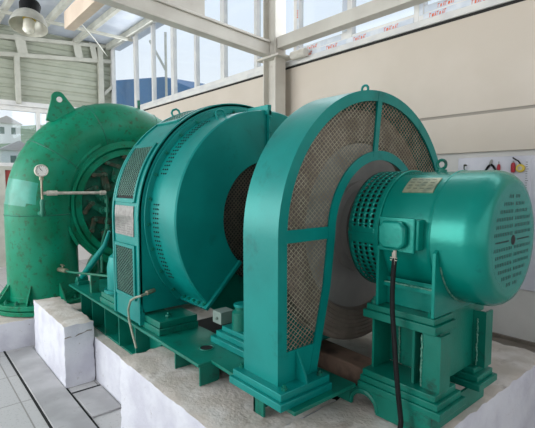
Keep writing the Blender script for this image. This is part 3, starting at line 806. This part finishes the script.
# shaft and bearing pedestal between generator and flywheel
e = thing('machine_shaft', 'dark steel shaft inside the generator opening behind the guard', 'shaft', (-2.3, 0, AX-.2))
bm = BM(); lathe(bm, [(F-.04, .0), (F-.04, .14), (-1.93, .14), (-1.93, 0)], n=32, closed=False); obj('shaft_body', bm, STEELD, e)
bm = BM(); lathe(bm, [(F-.01, .14), (F-.01, .24), (F+.05, .24), (F+.05, .14)], n=40); obj('shaft_collar', bm, GREENC, e)
bp = thing('bearing_pedestal', 'teal bearing pedestal on base plate between generator and mesh guard', 'bearing', (-2.35, 0, ZT))
bm = BM(); box(bm, -2.6, -2.1, -.74, .6, ZT, ZT+.045); box(bm, -2.57, -2.1, -.71, .6, ZT+.045, ZT+.085); box(bm, -2.54, -2.1, -.68, .6, ZT+.085, ZT+.12); obj('pedestal_base', bm, TEAL, bp, bevel=.004)
bm = BM(); yz(bm, [(-.68, ZT+.12), (.6, ZT+.12), (.5, 1.2), (.38, 1.5)]+arc((0, AX), .36, 0, 180, 16)+[(-.38, 1.5), (-.56, 1.1)], -2.3, -2.04); obj('pedestal_body', bm, TEAL, bp, bevel=.012)
bm = BM(); box(bm, -2.66, -2.55, -.68, -.56, ZT+.12, ZT+.21); hexbolt(bm, (-2.6, -.68, ZT+.16), (0,-1,0), .012, .01); obj('terminal_block', bm, GREYP, bp, bevel=.006)
e = thing('oil_cup', 'small round teal oil cup on pedestal base beside the guard', 'oil cup', (-2.38, -.62, ZT+.12))
bm = BM(); tube(bm, [(-2.4, -.6, ZT+.12), (-2.4, -.6, ZT+.24), (-2.4, -.6, ZT+.26), (-2.4, -.6, ZT+.28)], [.075, .072, .05, .05], 20); obj('cup_body', bm, TEALD, e)
bm = BM(); cyl(bm, (-2.4, -.6, ZT+.28), (-2.4, -.6, ZT+.3), .06, 20); obj('cup_lid', bm, TEAL, e, bevel=.003)

# ------------------------------------------------------------------ flywheel
fw = thing('flywheel', 'large dark steel flywheel inside the green mesh guard', 'flywheel', (-1.85, 0, AX-.78))
bm = BM(); prof = [(-1.93, .6), (-1.93, .765), (-1.92, .78), (-1.81, .78), (-1.8, .77)]
r = .765
while r > .6: prof += [(-1.797, r), (-1.797, r-.018), (-1.802, r-.02), (-1.802, r-.024)]; r -= .026
prof += [(-1.8, .58), (-1.84, .56), (-1.9, .56)]
lathe(bm, prof, n=96); obj('rim', bm, STEELR, fw)
bm = BM(); lathe(bm, [(-1.9, .57), (-1.835, .57), (-1.825, .4), (-1.835, .3), (-1.9, .3)], n=80); obj('web', bm, STEELD, fw)
bm = BM(); lathe(bm, [(-1.92, .31), (-1.8, .31), (-1.79, .27), (-1.74, .27), (-1.74, .21), (-1.71, .2), (-1.71, .13), (-1.62, .13), (-1.62, 0), (-1.92, 0)], n=64); hb = obj('hub', bm, STEELD, fw)
bm = BM()
for k in range(10):
    a = 2*PI*k/10; hexbolt(bm, (-1.74, .24*math.cos(a), AX+.24*math.sin(a)), (1,0,0), .02, .02)
objs('bolt', bm, STEELR, hb)
bm = BM(); prism(bm, [(-2.3, -.05, .43), (-1.64, -.08, .43), (-1.64, .12, .43), (-2.3, .16, .43)], (0,0,0), (0,0,.2)); o = obj('timber_beam', bm, TIMBER, bevel=.012); tag(o, 'worn brown timber lying in the pit beneath the flywheel', 'timber')

# ------------------------------------------------------------------ flywheel guard
gd = thing('flywheel_guard', 'tall arched teal flywheel guard with diamond mesh windows', 'machine guard', (-1.8, -.04, ZT))
yc = -.068; RG = .872; K0, K1 = -1.935, -1.64; ZB = .82
def gout(r, zb, n_=60): return [(yc-r, zb)]+arc((yc, AX), r, 180, 0, n_)+[(yc+r, zb)]
def strip(bm, o_, i_, x0, x1):
    n_ = len(o_)
    A = [bm.verts.new((x0, *p)) for p in o_]; B = [bm.verts.new((x1, *p)) for p in o_]; C2 = [bm.verts.new((x0, *p)) for p in i_]; D2 = [bm.verts.new((x1, *p)) for p in i_]
    for i in range(n_-1):
        bm.faces.new((A[i], A[i+1], B[i+1], B[i])); bm.faces.new((C2[i], D2[i], D2[i+1], C2[i+1]))
        bm.faces.new((A[i], C2[i], C2[i+1], A[i+1])); bm.faces.new((B[i], B[i+1], D2[i+1], D2[i]))
    bm.faces.new((A[0], B[0], D2[0], C2[0])); bm.faces.new((A[-1], C2[-1], D2[-1], B[-1]))
bm = BM(); strip(bm, gout(RG, ZB), gout(RG-.012, ZB), K0, K1); obj('guard_shell', bm, TEAL, gd)
bm = BM(); strip(bm, gout(RG-.012, ZB), gout(RG-.065, ZB), K1-.012, K1); obj('front_rim', bm, TEAL, gd)
# inner arch: semicircle then legs that spread downwards
ya = -.05
def gin(r, spread): return [(ya-r-spread, ZB), (ya-r-spread*.25, 1.3)]+arc((ya, AX), r, 180, 0, 40)+[(ya+r+spread*.25, 1.3), (ya+r+spread, ZB)]
bm = BM(); strip(bm, gin(.5, .15), gin(.44, .15), K1-.012, K1); obj('inner_rim', bm, TEAL, gd)
bm = BM()
box(bm, K1-.013, K1-.003, yc-RG+.012, ya-.49, 1.575, 1.645); box(bm, K1-.013, K1-.003, ya+.49, yc+RG-.012, 1.575, 1.645)
objs('cross_bar', bm, TEAL, gd)
bm = BM(); yz(bm, [(-.135, 2.06), (-.095, 2.07), (-.045, 2.47), (-.09, 2.47)], K1-.012, K1+.002); obj('top_bar', bm, TEAL, gd)
bm = BM(); 
for s in (-1, 1):
    y0, y1 = (yc-RG+.012, ya-.585) if s < 0 else (ya+.585, yc+RG-.012)
    box(bm, K1-.014, K1-.004, y0, y1, ZB, .985)
objs('skirt_plate', bm, TEAL, gd)
def inA(u, v):
    r = math.hypot(u-yc, v-AX); r2 = math.hypot(u-ya, v-AX)
    return v >= AX and r < RG-.05 and r2 > .48
def inB(u, v):
    if v > AX or v < .97: return False
    k = .48+(.15*.25*(AX-v)/.3 if v > 1.3 else .15*(.25+.75*(1.3-v)/(1.3-ZB)))
    return k < abs(u-ya) and abs(u-yc) < RG-.05
fM = planar_x(K1-.02)
bm = BM(); wiremesh(bm, lambda u, v: inA(u, v) and u < -.09, -1, 0, AX, 2.5, .036, .03, fM, .0027, .0025); obj('mesh_panel', bm, WIRE, gd, smooth=False)
bm = BM(); wiremesh(bm, lambda u, v: inA(u, v) and u >= -.09, -.2, .9, AX, 2.5, .036, .03, fM, .0027, .0025); obj('mesh_panel', bm, WIRE, gd, smooth=False)
bm = BM(); wiremesh(bm, lambda u, v: inB(u, v) and u < 0, -1, -.4, .95, AX, .036, .03, fM, .0027, .0025); obj('mesh_panel', bm, WIRE, gd, smooth=False)
bm = BM(); wiremesh(bm, lambda u, v: inB(u, v) and u > 0, .3, .9, .95, AX, .036, .03, fM, .0027, .0025); obj('mesh_panel', bm, WIRE, gd, smooth=False)
bm = BM(); strip(bm, gout(RG-.012, ZB), gin(.46, .15)[0:1]+[(yc-.48*math.cos(math.pi*i/60), AX+.48*math.sin(math.pi*i/60)) for i in range(61)]+gin(.46, .15)[-1:], K0, K0+.01); obj('back_plate', bm, TEALD, gd)
for s in (-1, 1):
    y0, y1 = (yc-RG-.05, -.62) if s < 0 else (.54, yc+RG+.05)
    bm = BM(); box(bm, K0-.05, K1+.1, y0-.02*(s < 0), y1, ZT, ZT+.04); box(bm, K0-.04, K1+.08, y0, y1, ZT+.04, ZB)
    b_ = obj('foot_flange', bm, TEAL, gd, bevel=.003)
    bm = BM()
    for x, y in ((K1+.05, y0+.05), (K1+.05, y1-.05), (K0-.02, y0+.05)): hexbolt(bm, (x, y, ZB), (0,0,1), .018, .016)
    objs('bolt', bm, TEALD, b_)
    bm = BM(); yg = -.8 if s < 0 else .72
    xz(bm, [(K1, ZB), (K1+.08, ZB), (K1+.07, ZB+.04), (K1, .98)], yg-.006, yg+.006); obj('gusset', bm, TEAL, gd)
bm = BM(); torus(bm, (-1.74, -.1, AX+RG+.024), .024, .008, 'y'); cyl(bm, (-1.74, -.1, AX+RG-.01), (-1.74, -.1, AX+RG+.01), .016); obj('lifting_eye', bm, TEAL, gd)

# ------------------------------------------------------------------ motor
mo = thing('electric_motor', 'teal cylindrical electric motor on pedestal at right of the guard', 'motor', (-1.25, 0, 1.2))
RM = .36
bm = BM(); lathe(bm, [(-1.44, 0), (-1.44, RM), (-1.14, RM), (-1.14, RM+.006), (-1.125, RM+.008), (-1.12, RM+.004), (-.96, RM+.004), (-.925, RM-.001), (-.895, RM-.014), (-.872, RM-.034), (-.862, RM-.055), (-.86, RM-.075), (-.86, 0)], n=96, closed=False); obj('motor_body', bm, TEAL2, mo)
# slotted band
bm = BM()
xs = [-1.645, -1.613, -1.593, -1.572, -1.552, -1.531, -1.511, -1.49, -1.47, -1.44]
holec = {1, 3, 5, 7}
na = 216
grid = [[bm.verts.new((x, (RM+.008)*math.cos(2*PI*k/na), AX+(RM+.008)*math.sin(2*PI*k/na))) for k in range(na)] for x in xs]
for i in range(len(xs)-1):
    for k in range(na):
        if i in holec and k % 3 != 0 and not (k % 108 < 5 or k % 108 > 103): continue
        bm.faces.new((grid[i][k], grid[i+1][k], grid[i+1][(k+1) % na], grid[i][(k+1) % na]))
ob = obj('slotted_band', bm, TEAL2, mo); sm = ob.modifiers.new('solid', 'SOLIDIFY'); sm.thickness = .005; sm.offset = -1
bm = BM(); lathe(bm, [(-1.64, .33), (-1.45, .33), (-1.45, .3), (-1.6, .2), (-1.64, .2)], n=48); obj('inner_housing', bm, BLACK, mo)
bm = BM(); lathe(bm, [(-1.46, RM), (-1.46, RM+.014), (-1.43, RM+.014), (-1.43, RM)], n=96); obj('band_ring', bm, TEAL2, mo, bevel=.003)
bm = BM(); box(bm, -1.64, -1.45, -RM-.016, -RM+.02, AX-.008, AX+.008); obj('band_seam', bm, TEAL2, mo)
# vent slots on end cap
bm = BM(); lathe(bm, [(-.861, 0), (-.861, .262), (-.8598, .262), (-.8598, 0)], n=64, closed=False); nf = len(bm.faces)
rows = 13
for j in range(rows):
    v = -.228+.456*j/(rows-1)
    if abs(v) < .02: continue
    half = math.sqrt(max(0, .24**2-v*v))
    nsl = 11
    for i in range(-nsl, nsl+1):
        u = i*.021
        if abs(u) < .012 or abs(u) > half: continue
        if abs(v) < .03 and abs(u) < .05: continue
        h = .009
        yz(bm, [(u-.003, AX+v-h), (u+.003, AX+v-h), (u+.0045, AX+v+h), (u-.0015, AX+v+h)], -.8605, -.859)
for i in range(-10, 11):
    if abs(i) > 2: box(bm, -.8605, -.859, i*.021-.007, i*.021+.007, AX-.004, AX+.004)
bm.faces.ensure_lookup_table()
for f in bm.faces[nf:]: f.material_index = 1
obj('vent_plate', bm, [TEAL2, BLACK], mo, smooth=False)
bm = BM(); lathe(bm, [(-.86, .0), (-.8585, .0), (-.8585, .026), (-.86, .026)], n=24); obj('centre_hole', bm, BLACK, mo)
# nameplate
bm = BM(); lathe(bm, [(-1.345, RM), (-1.165, RM), (-1.165, RM+.006), (-1.345, RM+.006)], a0=math.radians(118), a1=math.radians(138), n=10); p_ = obj('nameplate', bm, PLATE2, mo)
bm = BM()
for k in range(4):
    a = math.radians(121+k*4)
    for q in range(4): lathe(bm, [(-1.33+q*.04, RM+.006), (-1.33+q*.04+.024, RM+.006), (-1.33+q*.04+.024, RM+.0068), (-1.33+q*.04, RM+.0068)], a0=a, a1=a+.012, n=1)
obj('plate_lettering', bm, mat('dark_lettering', (84, 92, 78)), p_, smooth=False)
# lifting eye
bm = BM(); torus(bm, (-1.26, .0, AX+RM+.042), .026, .009, 'y'); cyl(bm, (-1.26, 0, AX+RM-.01), (-1.26, 0, AX+RM+.02), .02, 14, .014); cyl(bm, (-1.26, 0, AX+RM-.01), (-1.26, 0, AX+RM+.012), .03, 16); obj('lifting_eye', bm, TEALD, mo)
# terminal box
bm = BM(); box(bm, -1.375, -1.16, -.41, -.3, 1.545, 1.705); tbx = obj('terminal_box', bm, TEAL2, mo, bevel=.006)
bm = BM(); box(bm, -1.385, -1.175, -.425, -.41, 1.53, 1.715); obj('box_flange', bm, TEAL2, tbx, bevel=.005)
bm = BM(); ch = .03
xz(bm, [(-1.37+ch, 1.548), (-1.21-ch, 1.548), (-1.21, 1.548+ch), (-1.21, 1.695-ch), (-1.21-ch, 1.695), (-1.37+ch, 1.695), (-1.37, 1.695-ch), (-1.37, 1.548+ch)], -.46, -.425); obj('box_lid', bm, TEAL2, tbx, bevel=.012, seg=3)
bm = BM(); cyl(bm, (-1.275, -.44, 1.495), (-1.275, -.44, 1.54), .009, 10); box(bm, -1.295, -1.255, -.452, -.448, 1.487, 1.491); box(bm, -1.295, -1.255, -.452, -.448, 1.5, 1.504); box(bm, -1.283, -1.28, -.452, -.448, 1.465, 1.53); box(bm, -1.27, -1.267, -.452, -.448, 1.465, 1.53); obj('cable_gland', bm, PIPEW, tbx)
# feet: saddle with side gussets
for x in (-1.42, -1.085):
    bm = BM(); aa = [(-.27*1, 1.2)]
    pl = [(-.385, 1.207), (.24, 1.207), (.24, 1.3)]+[(RM*math.cos(math.radians(q)), AX+RM*math.sin(math.radians(q))) for q in range(-34, -147, -6)]+[(-.36, AX-.04), (-.385, AX-.06)]
    yz(bm, pl, x-.009, x+.009); obj('foot_gusset', bm, TEAL2, mo, bevel=.003)
bm = BM(); box(bm, -1.411, -1.094, -.3, -.285, 1.207, 1.36); obj('foot_web', bm, TEAL2, mo)
bm = BM(); box(bm, -1.411, -1.094, -.34, -.3, 1.315, 1.34); obj('foot_web', bm, TEAL2, mo)
bm = BM()
bead = lambda n_: [.0035+.0035*(q % 2)*random.random() for q in range(n_)]
tube(bm, [(-1.4+k*.01, -.342, 1.34) for k in range(30)], bead(30), 6); obj('weld_bead', bm, WELD, mo)
bm = BM(); tube(bm, [(-1.073, -.34+.01*k, AX-math.sqrt(max(0, (RM+.004)**2-(-.34+.01*k)**2))-.003) for k in range(30)], bead(30), 6); obj('weld_bead', bm, WELD, mo)
bm = BM()
for x in (-1.45, -1.1): hexbolt(bm, (x, -.36, 1.205), (0,0,1), .02, .022)
objs('foot_bolt', bm, TEALD, mo)

# motor pedestal
mp = thing('motor_pedestal', 'teal welded steel pedestal of plates and posts under the motor', 'pedestal', (-1.25, 0, .575))
bm = BM(); box(bm, -1.485, -1.07, -.39, -.2, 1.17, 1.205); box(bm, -1.5, -1.055, -.405, -.18, 1.125, 1.17); obj('top_plate', bm, TEALD, mp, bevel=.004)
bm = BM(); box(bm, -1.485, -1.1, .1, .25, 1.17, 1.205); box(bm, -1.5, -1.1, .1, .26, 1.125, 1.17); obj('top_plate', bm, TEALD, mp, bevel=.004)
bm = BM(); box(bm, -1.47, -1.03, -.44, -.22, .8, .835); box(bm, -1.48, -1.01, -.45, -.2, .765, .8); box(bm, -1.49, -.99, -.46, -.18, .725, .765); obj('base_plate', bm, TEALD, mp, bevel=.004)
bm = BM(); box(bm, -1.47, -1.05, .04, .2, .8, .835); box(bm, -1.48, -1.02, .02, .22, .765, .8); box(bm, -1.49, -1.0, .0, .24, .725, .765); obj('base_plate', bm, TEALD, mp, bevel=.004)
# lower front plate with a half-round cable arch
AR = arc((-1.45, .606), .085, 0, 180, 14)
bm = BM(); xz(bm, [(-1.04, .606), (-1.04, .725), (-1.49, .725), (-1.56, .7), (-1.66, .67), (-1.66, .606)]+AR[::-1], -.455, -.44); objs('skirt_plate', bm, TEALD, mp)
bm = BM(); box(bm, -1.08, -1.066, -.44, .22, .606, .725); box(bm, -1.36, -1.346, -.44, .22, .606, .725); objs('skirt_plate', bm, TEALD, mp)
bm = BM(); tube(bm, [(p[0], -.45, p[1]) for p in arc((-1.45, .62), .092, 0, 180, 14)], .014, 8); obj('cable_arch', bm, TEALD, mp)
# posts
bm = BM(); box(bm, -1.45, -1.436, -.38, -.2, .835, 1.125); obj('post_plate', bm, TEALD, mp)
bm = BM(); box(bm, -1.436, -1.16, -.215, -.2, .835, 1.125); obj('post_web', bm, TEALD, mp)
bm = BM(); box(bm, -1.19, -1.176, -.39, -.2, .835, 1.125); obj('post_plate', bm, TEALD, mp)
bm = BM(); box(bm, -1.13, -1.03, -.395, -.38, .835, 1.125); box(bm, -1.044, -1.03, -.38, -.29, .835, 1.125); obj('angle_post', bm, TEALD, mp)
bm = BM(); xz_ = [(-.29, .838), (.1, .838), (.1, 1.2), (-.178, 1.2), (-.178, 1.12), (-.29, 1.12)]; yz(bm, xz_, -1.1, -1.088); obj('side_panel', bm, TEALD, mp)
bm = BM(); box(bm, -1.087, -1.015, .09, .105, .835, 1.16); box(bm, -1.027, -1.015, .105, .18, .835, 1.16); obj('back_post', bm, TEALD, mp)
bm = BM(); box(bm, -1.45, -1.436, -.2, .34, .835, 1.125); obj('side_panel', bm, TEALD, mp)
bm = BM()
for x, y in ((-1.372, -.222), (-1.13, -.398), (-1.06, .086)):
    bm = BM(); tube(bm, [(x+random.uniform(-.003, .003), y, .84+k*.0095) for k in range(30)], bead(30), 6); obj('weld_bead', bm, WELD, mp)

# power cable
e = thing('power_cable', 'black power cable hanging from the motor terminal box', 'cable', (-1.2, -.46, .6))
bm = BM(); tube(bm, [(-1.275, -.44, 1.5), (-1.278, -.445, 1.42), (-1.275, -.455, 1.33), (-1.262, -.47, 1.22), (-1.24, -.485, 1.1), (-1.215, -.5, .95), (-1.19, -.51, .8), (-1.165, -.52, .68), (-1.16, -.54, .625)], .0135, 10); obj('cable_sheath', bm, RUBBER, e)

# ------------------------------------------------------------------ tools on the back wall
bm = BM(); box(bm, -2.0, 1.2, YB-.018, YB, .95, 2.13); tag(obj('tool_board', bm, mat('tool_board_white', (216, 214, 222), (206, 204, 214), rough=.5, scale=4), bevel=.004), 'white tool board fixed on back wall behind the motor', 'board')
YT = YB-.03
e = thing('pliers', 'black handled pliers hanging open on the white tool board', 'pliers', (-1.69, YT, 2.0))
bm = BM()
for s in (-1, 1): tube(bm, [(-1.69, YT, 2.065), (-1.69+s*.02, YT, 2.045), (-1.69+s*.045, YT, 2.005)], [.008, .011, .009], 8)
obj('handle', bm, RUBBER, e)
bm = BM(); tube(bm, [(-1.695, YT, 2.06), (-1.685, YT, 2.09), (-1.68, YT, 2.105)], [.012, .012, .005], 8); obj('jaw', bm, STEELD, e)
e = thing('screwdriver', 'short red handled tool hanging just right of the pliers', 'screwdriver', (-1.6, YT, 2.0))
bm = BM(); tube(bm, [(-1.62, YT, 2.005), (-1.62, YT, 2.02), (-1.62, YT, 2.04), (-1.62, YT, 2.06)], [.012, .015, .014, .009], 10); obj('handle', bm, REDT, e)
bm = BM(); cyl(bm, (-1.62, YT, 2.06), (-1.62, YT, 2.085), .004, 8); obj('blade', bm, STEELD, e)
e = thing('screwdriver', 'larger red gripped tool hanging left of the yellow disc', 'screwdriver', (-1.5, YT, 1.98))
bm = BM(); tube(bm, [(-1.5, YT, 1.985), (-1.5, YT, 2.0), (-1.5, YT, 2.05), (-1.5, YT, 2.07)], [.014, .018, .018, .012], 10); obj('handle', bm, REDT, e)
bm = BM(); cyl(bm, (-1.5, YT, 2.07), (-1.5, YT, 2.085), .006, 8); obj('blade', bm, STEELD, e)
e = thing('tape_measure', 'round yellow tape measure hanging by black strap on tool board', 'tape measure', (-1.45, YT, 1.98))
bm = BM(); cyl(bm, (-1.44, YT-.012, 2.02), (-1.44, YT+.01, 2.02), .036, 20); obj('case', bm, YELLOW, e, bevel=.004)
bm = BM(); cyl(bm, (-1.44, YT-.014, 2.02), (-1.44, YT-.012, 2.02), .018, 16); obj('hub', bm, PIPEW, e)
bm = BM(); tube(bm, [(-1.505, YT, 2.115), (-1.48, YT, 2.095), (-1.46, YT, 2.085), (-1.44, YT, 2.055)], .006, 8); obj('strap', bm, RUBBER, e)
bm = BM(); cyl(bm, (-1.92, YT+.01, 2.06), (-1.92, YT-.03, 2.06), .008, 8); tube(bm, [(-1.92, YT-.03, 2.06), (-1.92, YT-.035, 2.03), (-1.92, YT-.02, 2.02)], .006, 8); tag(obj('wall_hook', bm, RUST), 'small empty dark hook on back wall left of the pliers', 'hook')
bm = BM(); box(bm, -1.4, -1.36, YB-.024, YB-.018, 1.2, 2.1); e = obj('steel_ruler', bm, mat('pale_ruler', (214, 212, 220), rough=.4)); tag(e, 'long upright pale ruler on tool board right of tape measure', 'ruler')
bm = BM()
for k in range(44): box(bm, -1.4, -1.385+.008*(k % 5 == 0), YB-.0252, YB-.024, 1.21+k*.02, 1.214+k*.02)
obj('ruler_marks', bm, BLACK, e, smooth=False)

# ------------------------------------------------------------------ pendant lamp
lx, ly, lz = -6.75, -.93, 4.05
e = thing('pendant_lamp', 'industrial pendant lamp with black cap and open bell reflector', 'lamp', (lx, ly, lz-.2))
def lathe_z(bm, prof, n=32, closed=True):
    cols = []
    for k in range(n):
        a = 2*PI*k/n; cols.append([bm.verts.new((lx+r*math.cos(a), ly+r*math.sin(a), lz+z)) for z, r in prof])
    m = len(prof)
    for k in range(n):
        A, B = cols[k], cols[(k+1) % n]
        for i in range(m if closed else m-1): bm.faces.new((A[i], A[(i+1) % m], B[(i+1) % m], B[i]))
    bmesh.ops.remove_doubles(bm, verts=bm.verts, dist=1e-6)
LP = Vector((lx, ly, lz+.31))
def tilt(bm): bmesh.ops.rotate(bm, verts=bm.verts, cent=LP, matrix=Matrix.Rotation(math.radians(-8), 3, 'X') @ Matrix.Rotation(math.radians(-13), 3, 'Y'))
bm = BM(); lathe_z(bm, [(.12, .12), (.26, .135), (.3, .115), (.32, .03), (.32, 0), (.12, 0)]); tilt(bm); obj('cap', bm, RUBBER, e)
bm = BM(); lathe_z(bm, [(.13, .1), (.125, .14), (.08, .19), (.0, .22), (-.07, .238), (-.07, .232), (.0, .214), (.076, .184), (.12, .135), (.122, .1)]); tilt(bm); obj('reflector', bm, LAMPG, e)
bm = BM(); tube(bm, [(lx, ly, lz+.13), (lx, ly, lz+.05), (lx, ly, lz+.02), (lx, ly, lz-.12), (lx, ly, lz-.16)], [.04, .045, .07, .07, .03], 20); tilt(bm); obj('bulb', bm, BULB, e)
bm = BM(); cyl(bm, (lx, ly, lz+.04), (lx, ly, lz+.1), .08, 16); tilt(bm); obj('lamp_holder', bm, YELLOW, e)
bm = BM(); cyl(bm, (lx, ly, lz+.31), (lx, ly, ZC), .008, 8); obj('cord', bm, RUBBER, e)

# ------------------------------------------------------------------ light
W = bpy.data.worlds.new('sky'); S.world = W; W.use_nodes = True
nt = W.node_tree; N = nt.nodes; L = nt.links
bg = N['Background']
tc = N.new('ShaderNodeTexCoord'); sp = N.new('ShaderNodeSeparateXYZ'); rp = N.new('ShaderNodeValToRGB')
rp.color_ramp.elements[0].position = 0; rp.color_ramp.elements[0].color = (*lin((250, 251, 252)), 1)
rp.color_ramp.elements[1].position = .7; rp.color_ramp.elements[1].color = (*lin((216, 231, 249)), 1)
L.new(tc.outputs['Generated'], sp.inputs[0]); L.new(sp.outputs['Z'], rp.inputs['Fac']); L.new(rp.outputs['Color'], bg.inputs['Color'])
bg.inputs['Strength'].default_value = 1.15

def area(name, loc, rot, sx, sy, power, color=(1, 1, 1)):
    d = bpy.data.lights.new(name, 'AREA'); d.shape = 'RECTANGLE'; d.size = sx; d.size_y = sy; d.energy = power; d.color = color
    o = bpy.data.objects.new(name, d); COL.objects.link(o); o.location = loc; o.rotation_euler = rot
    return o
area('daylight_front_windows', (-6.4, YN+.05, 2.9), (math.radians(90), 0, 0), 8.6, 3.8, 480, (.94, .98, 1))
area('daylight_high_windows', (-4.6, YB-.12, 4.4), (math.radians(-90), 0, 0), 11, 1.4, 130, (.92, .96, 1))

area('fill_light_right', (XR-.05, -2.4, 2.9), (0, math.radians(90), 0), 3.2, 8, 40, (.97, .99, 1))  # added fill lamp at the invented right wall openings

cam = bpy.data.cameras.new('camera'); co = bpy.data.objects.new('camera', cam); COL.objects.link(co)
fpx = 430.
cam.sensor_fit = 'HORIZONTAL'; cam.sensor_width = 36; cam.lens = 36*fpx/535
co.location = (0, -2.409, 1.9)
th = math.radians(40.4408); pit = math.radians(4.256)
Fw = Vector((-math.cos(th)*math.cos(pit), math.sin(th)*math.cos(pit), -math.sin(pit)))
co.rotation_euler = Fw.to_track_quat('-Z', 'Y').to_euler()
cam.clip_end = 400
S.camera = co
S.view_settings.view_transform = 'Standard'; S.view_settings.look = 'None'
S.view_settings.gamma = 1; S.view_settings.use_curve_mapping = False; S.view_settings.exposure = 0
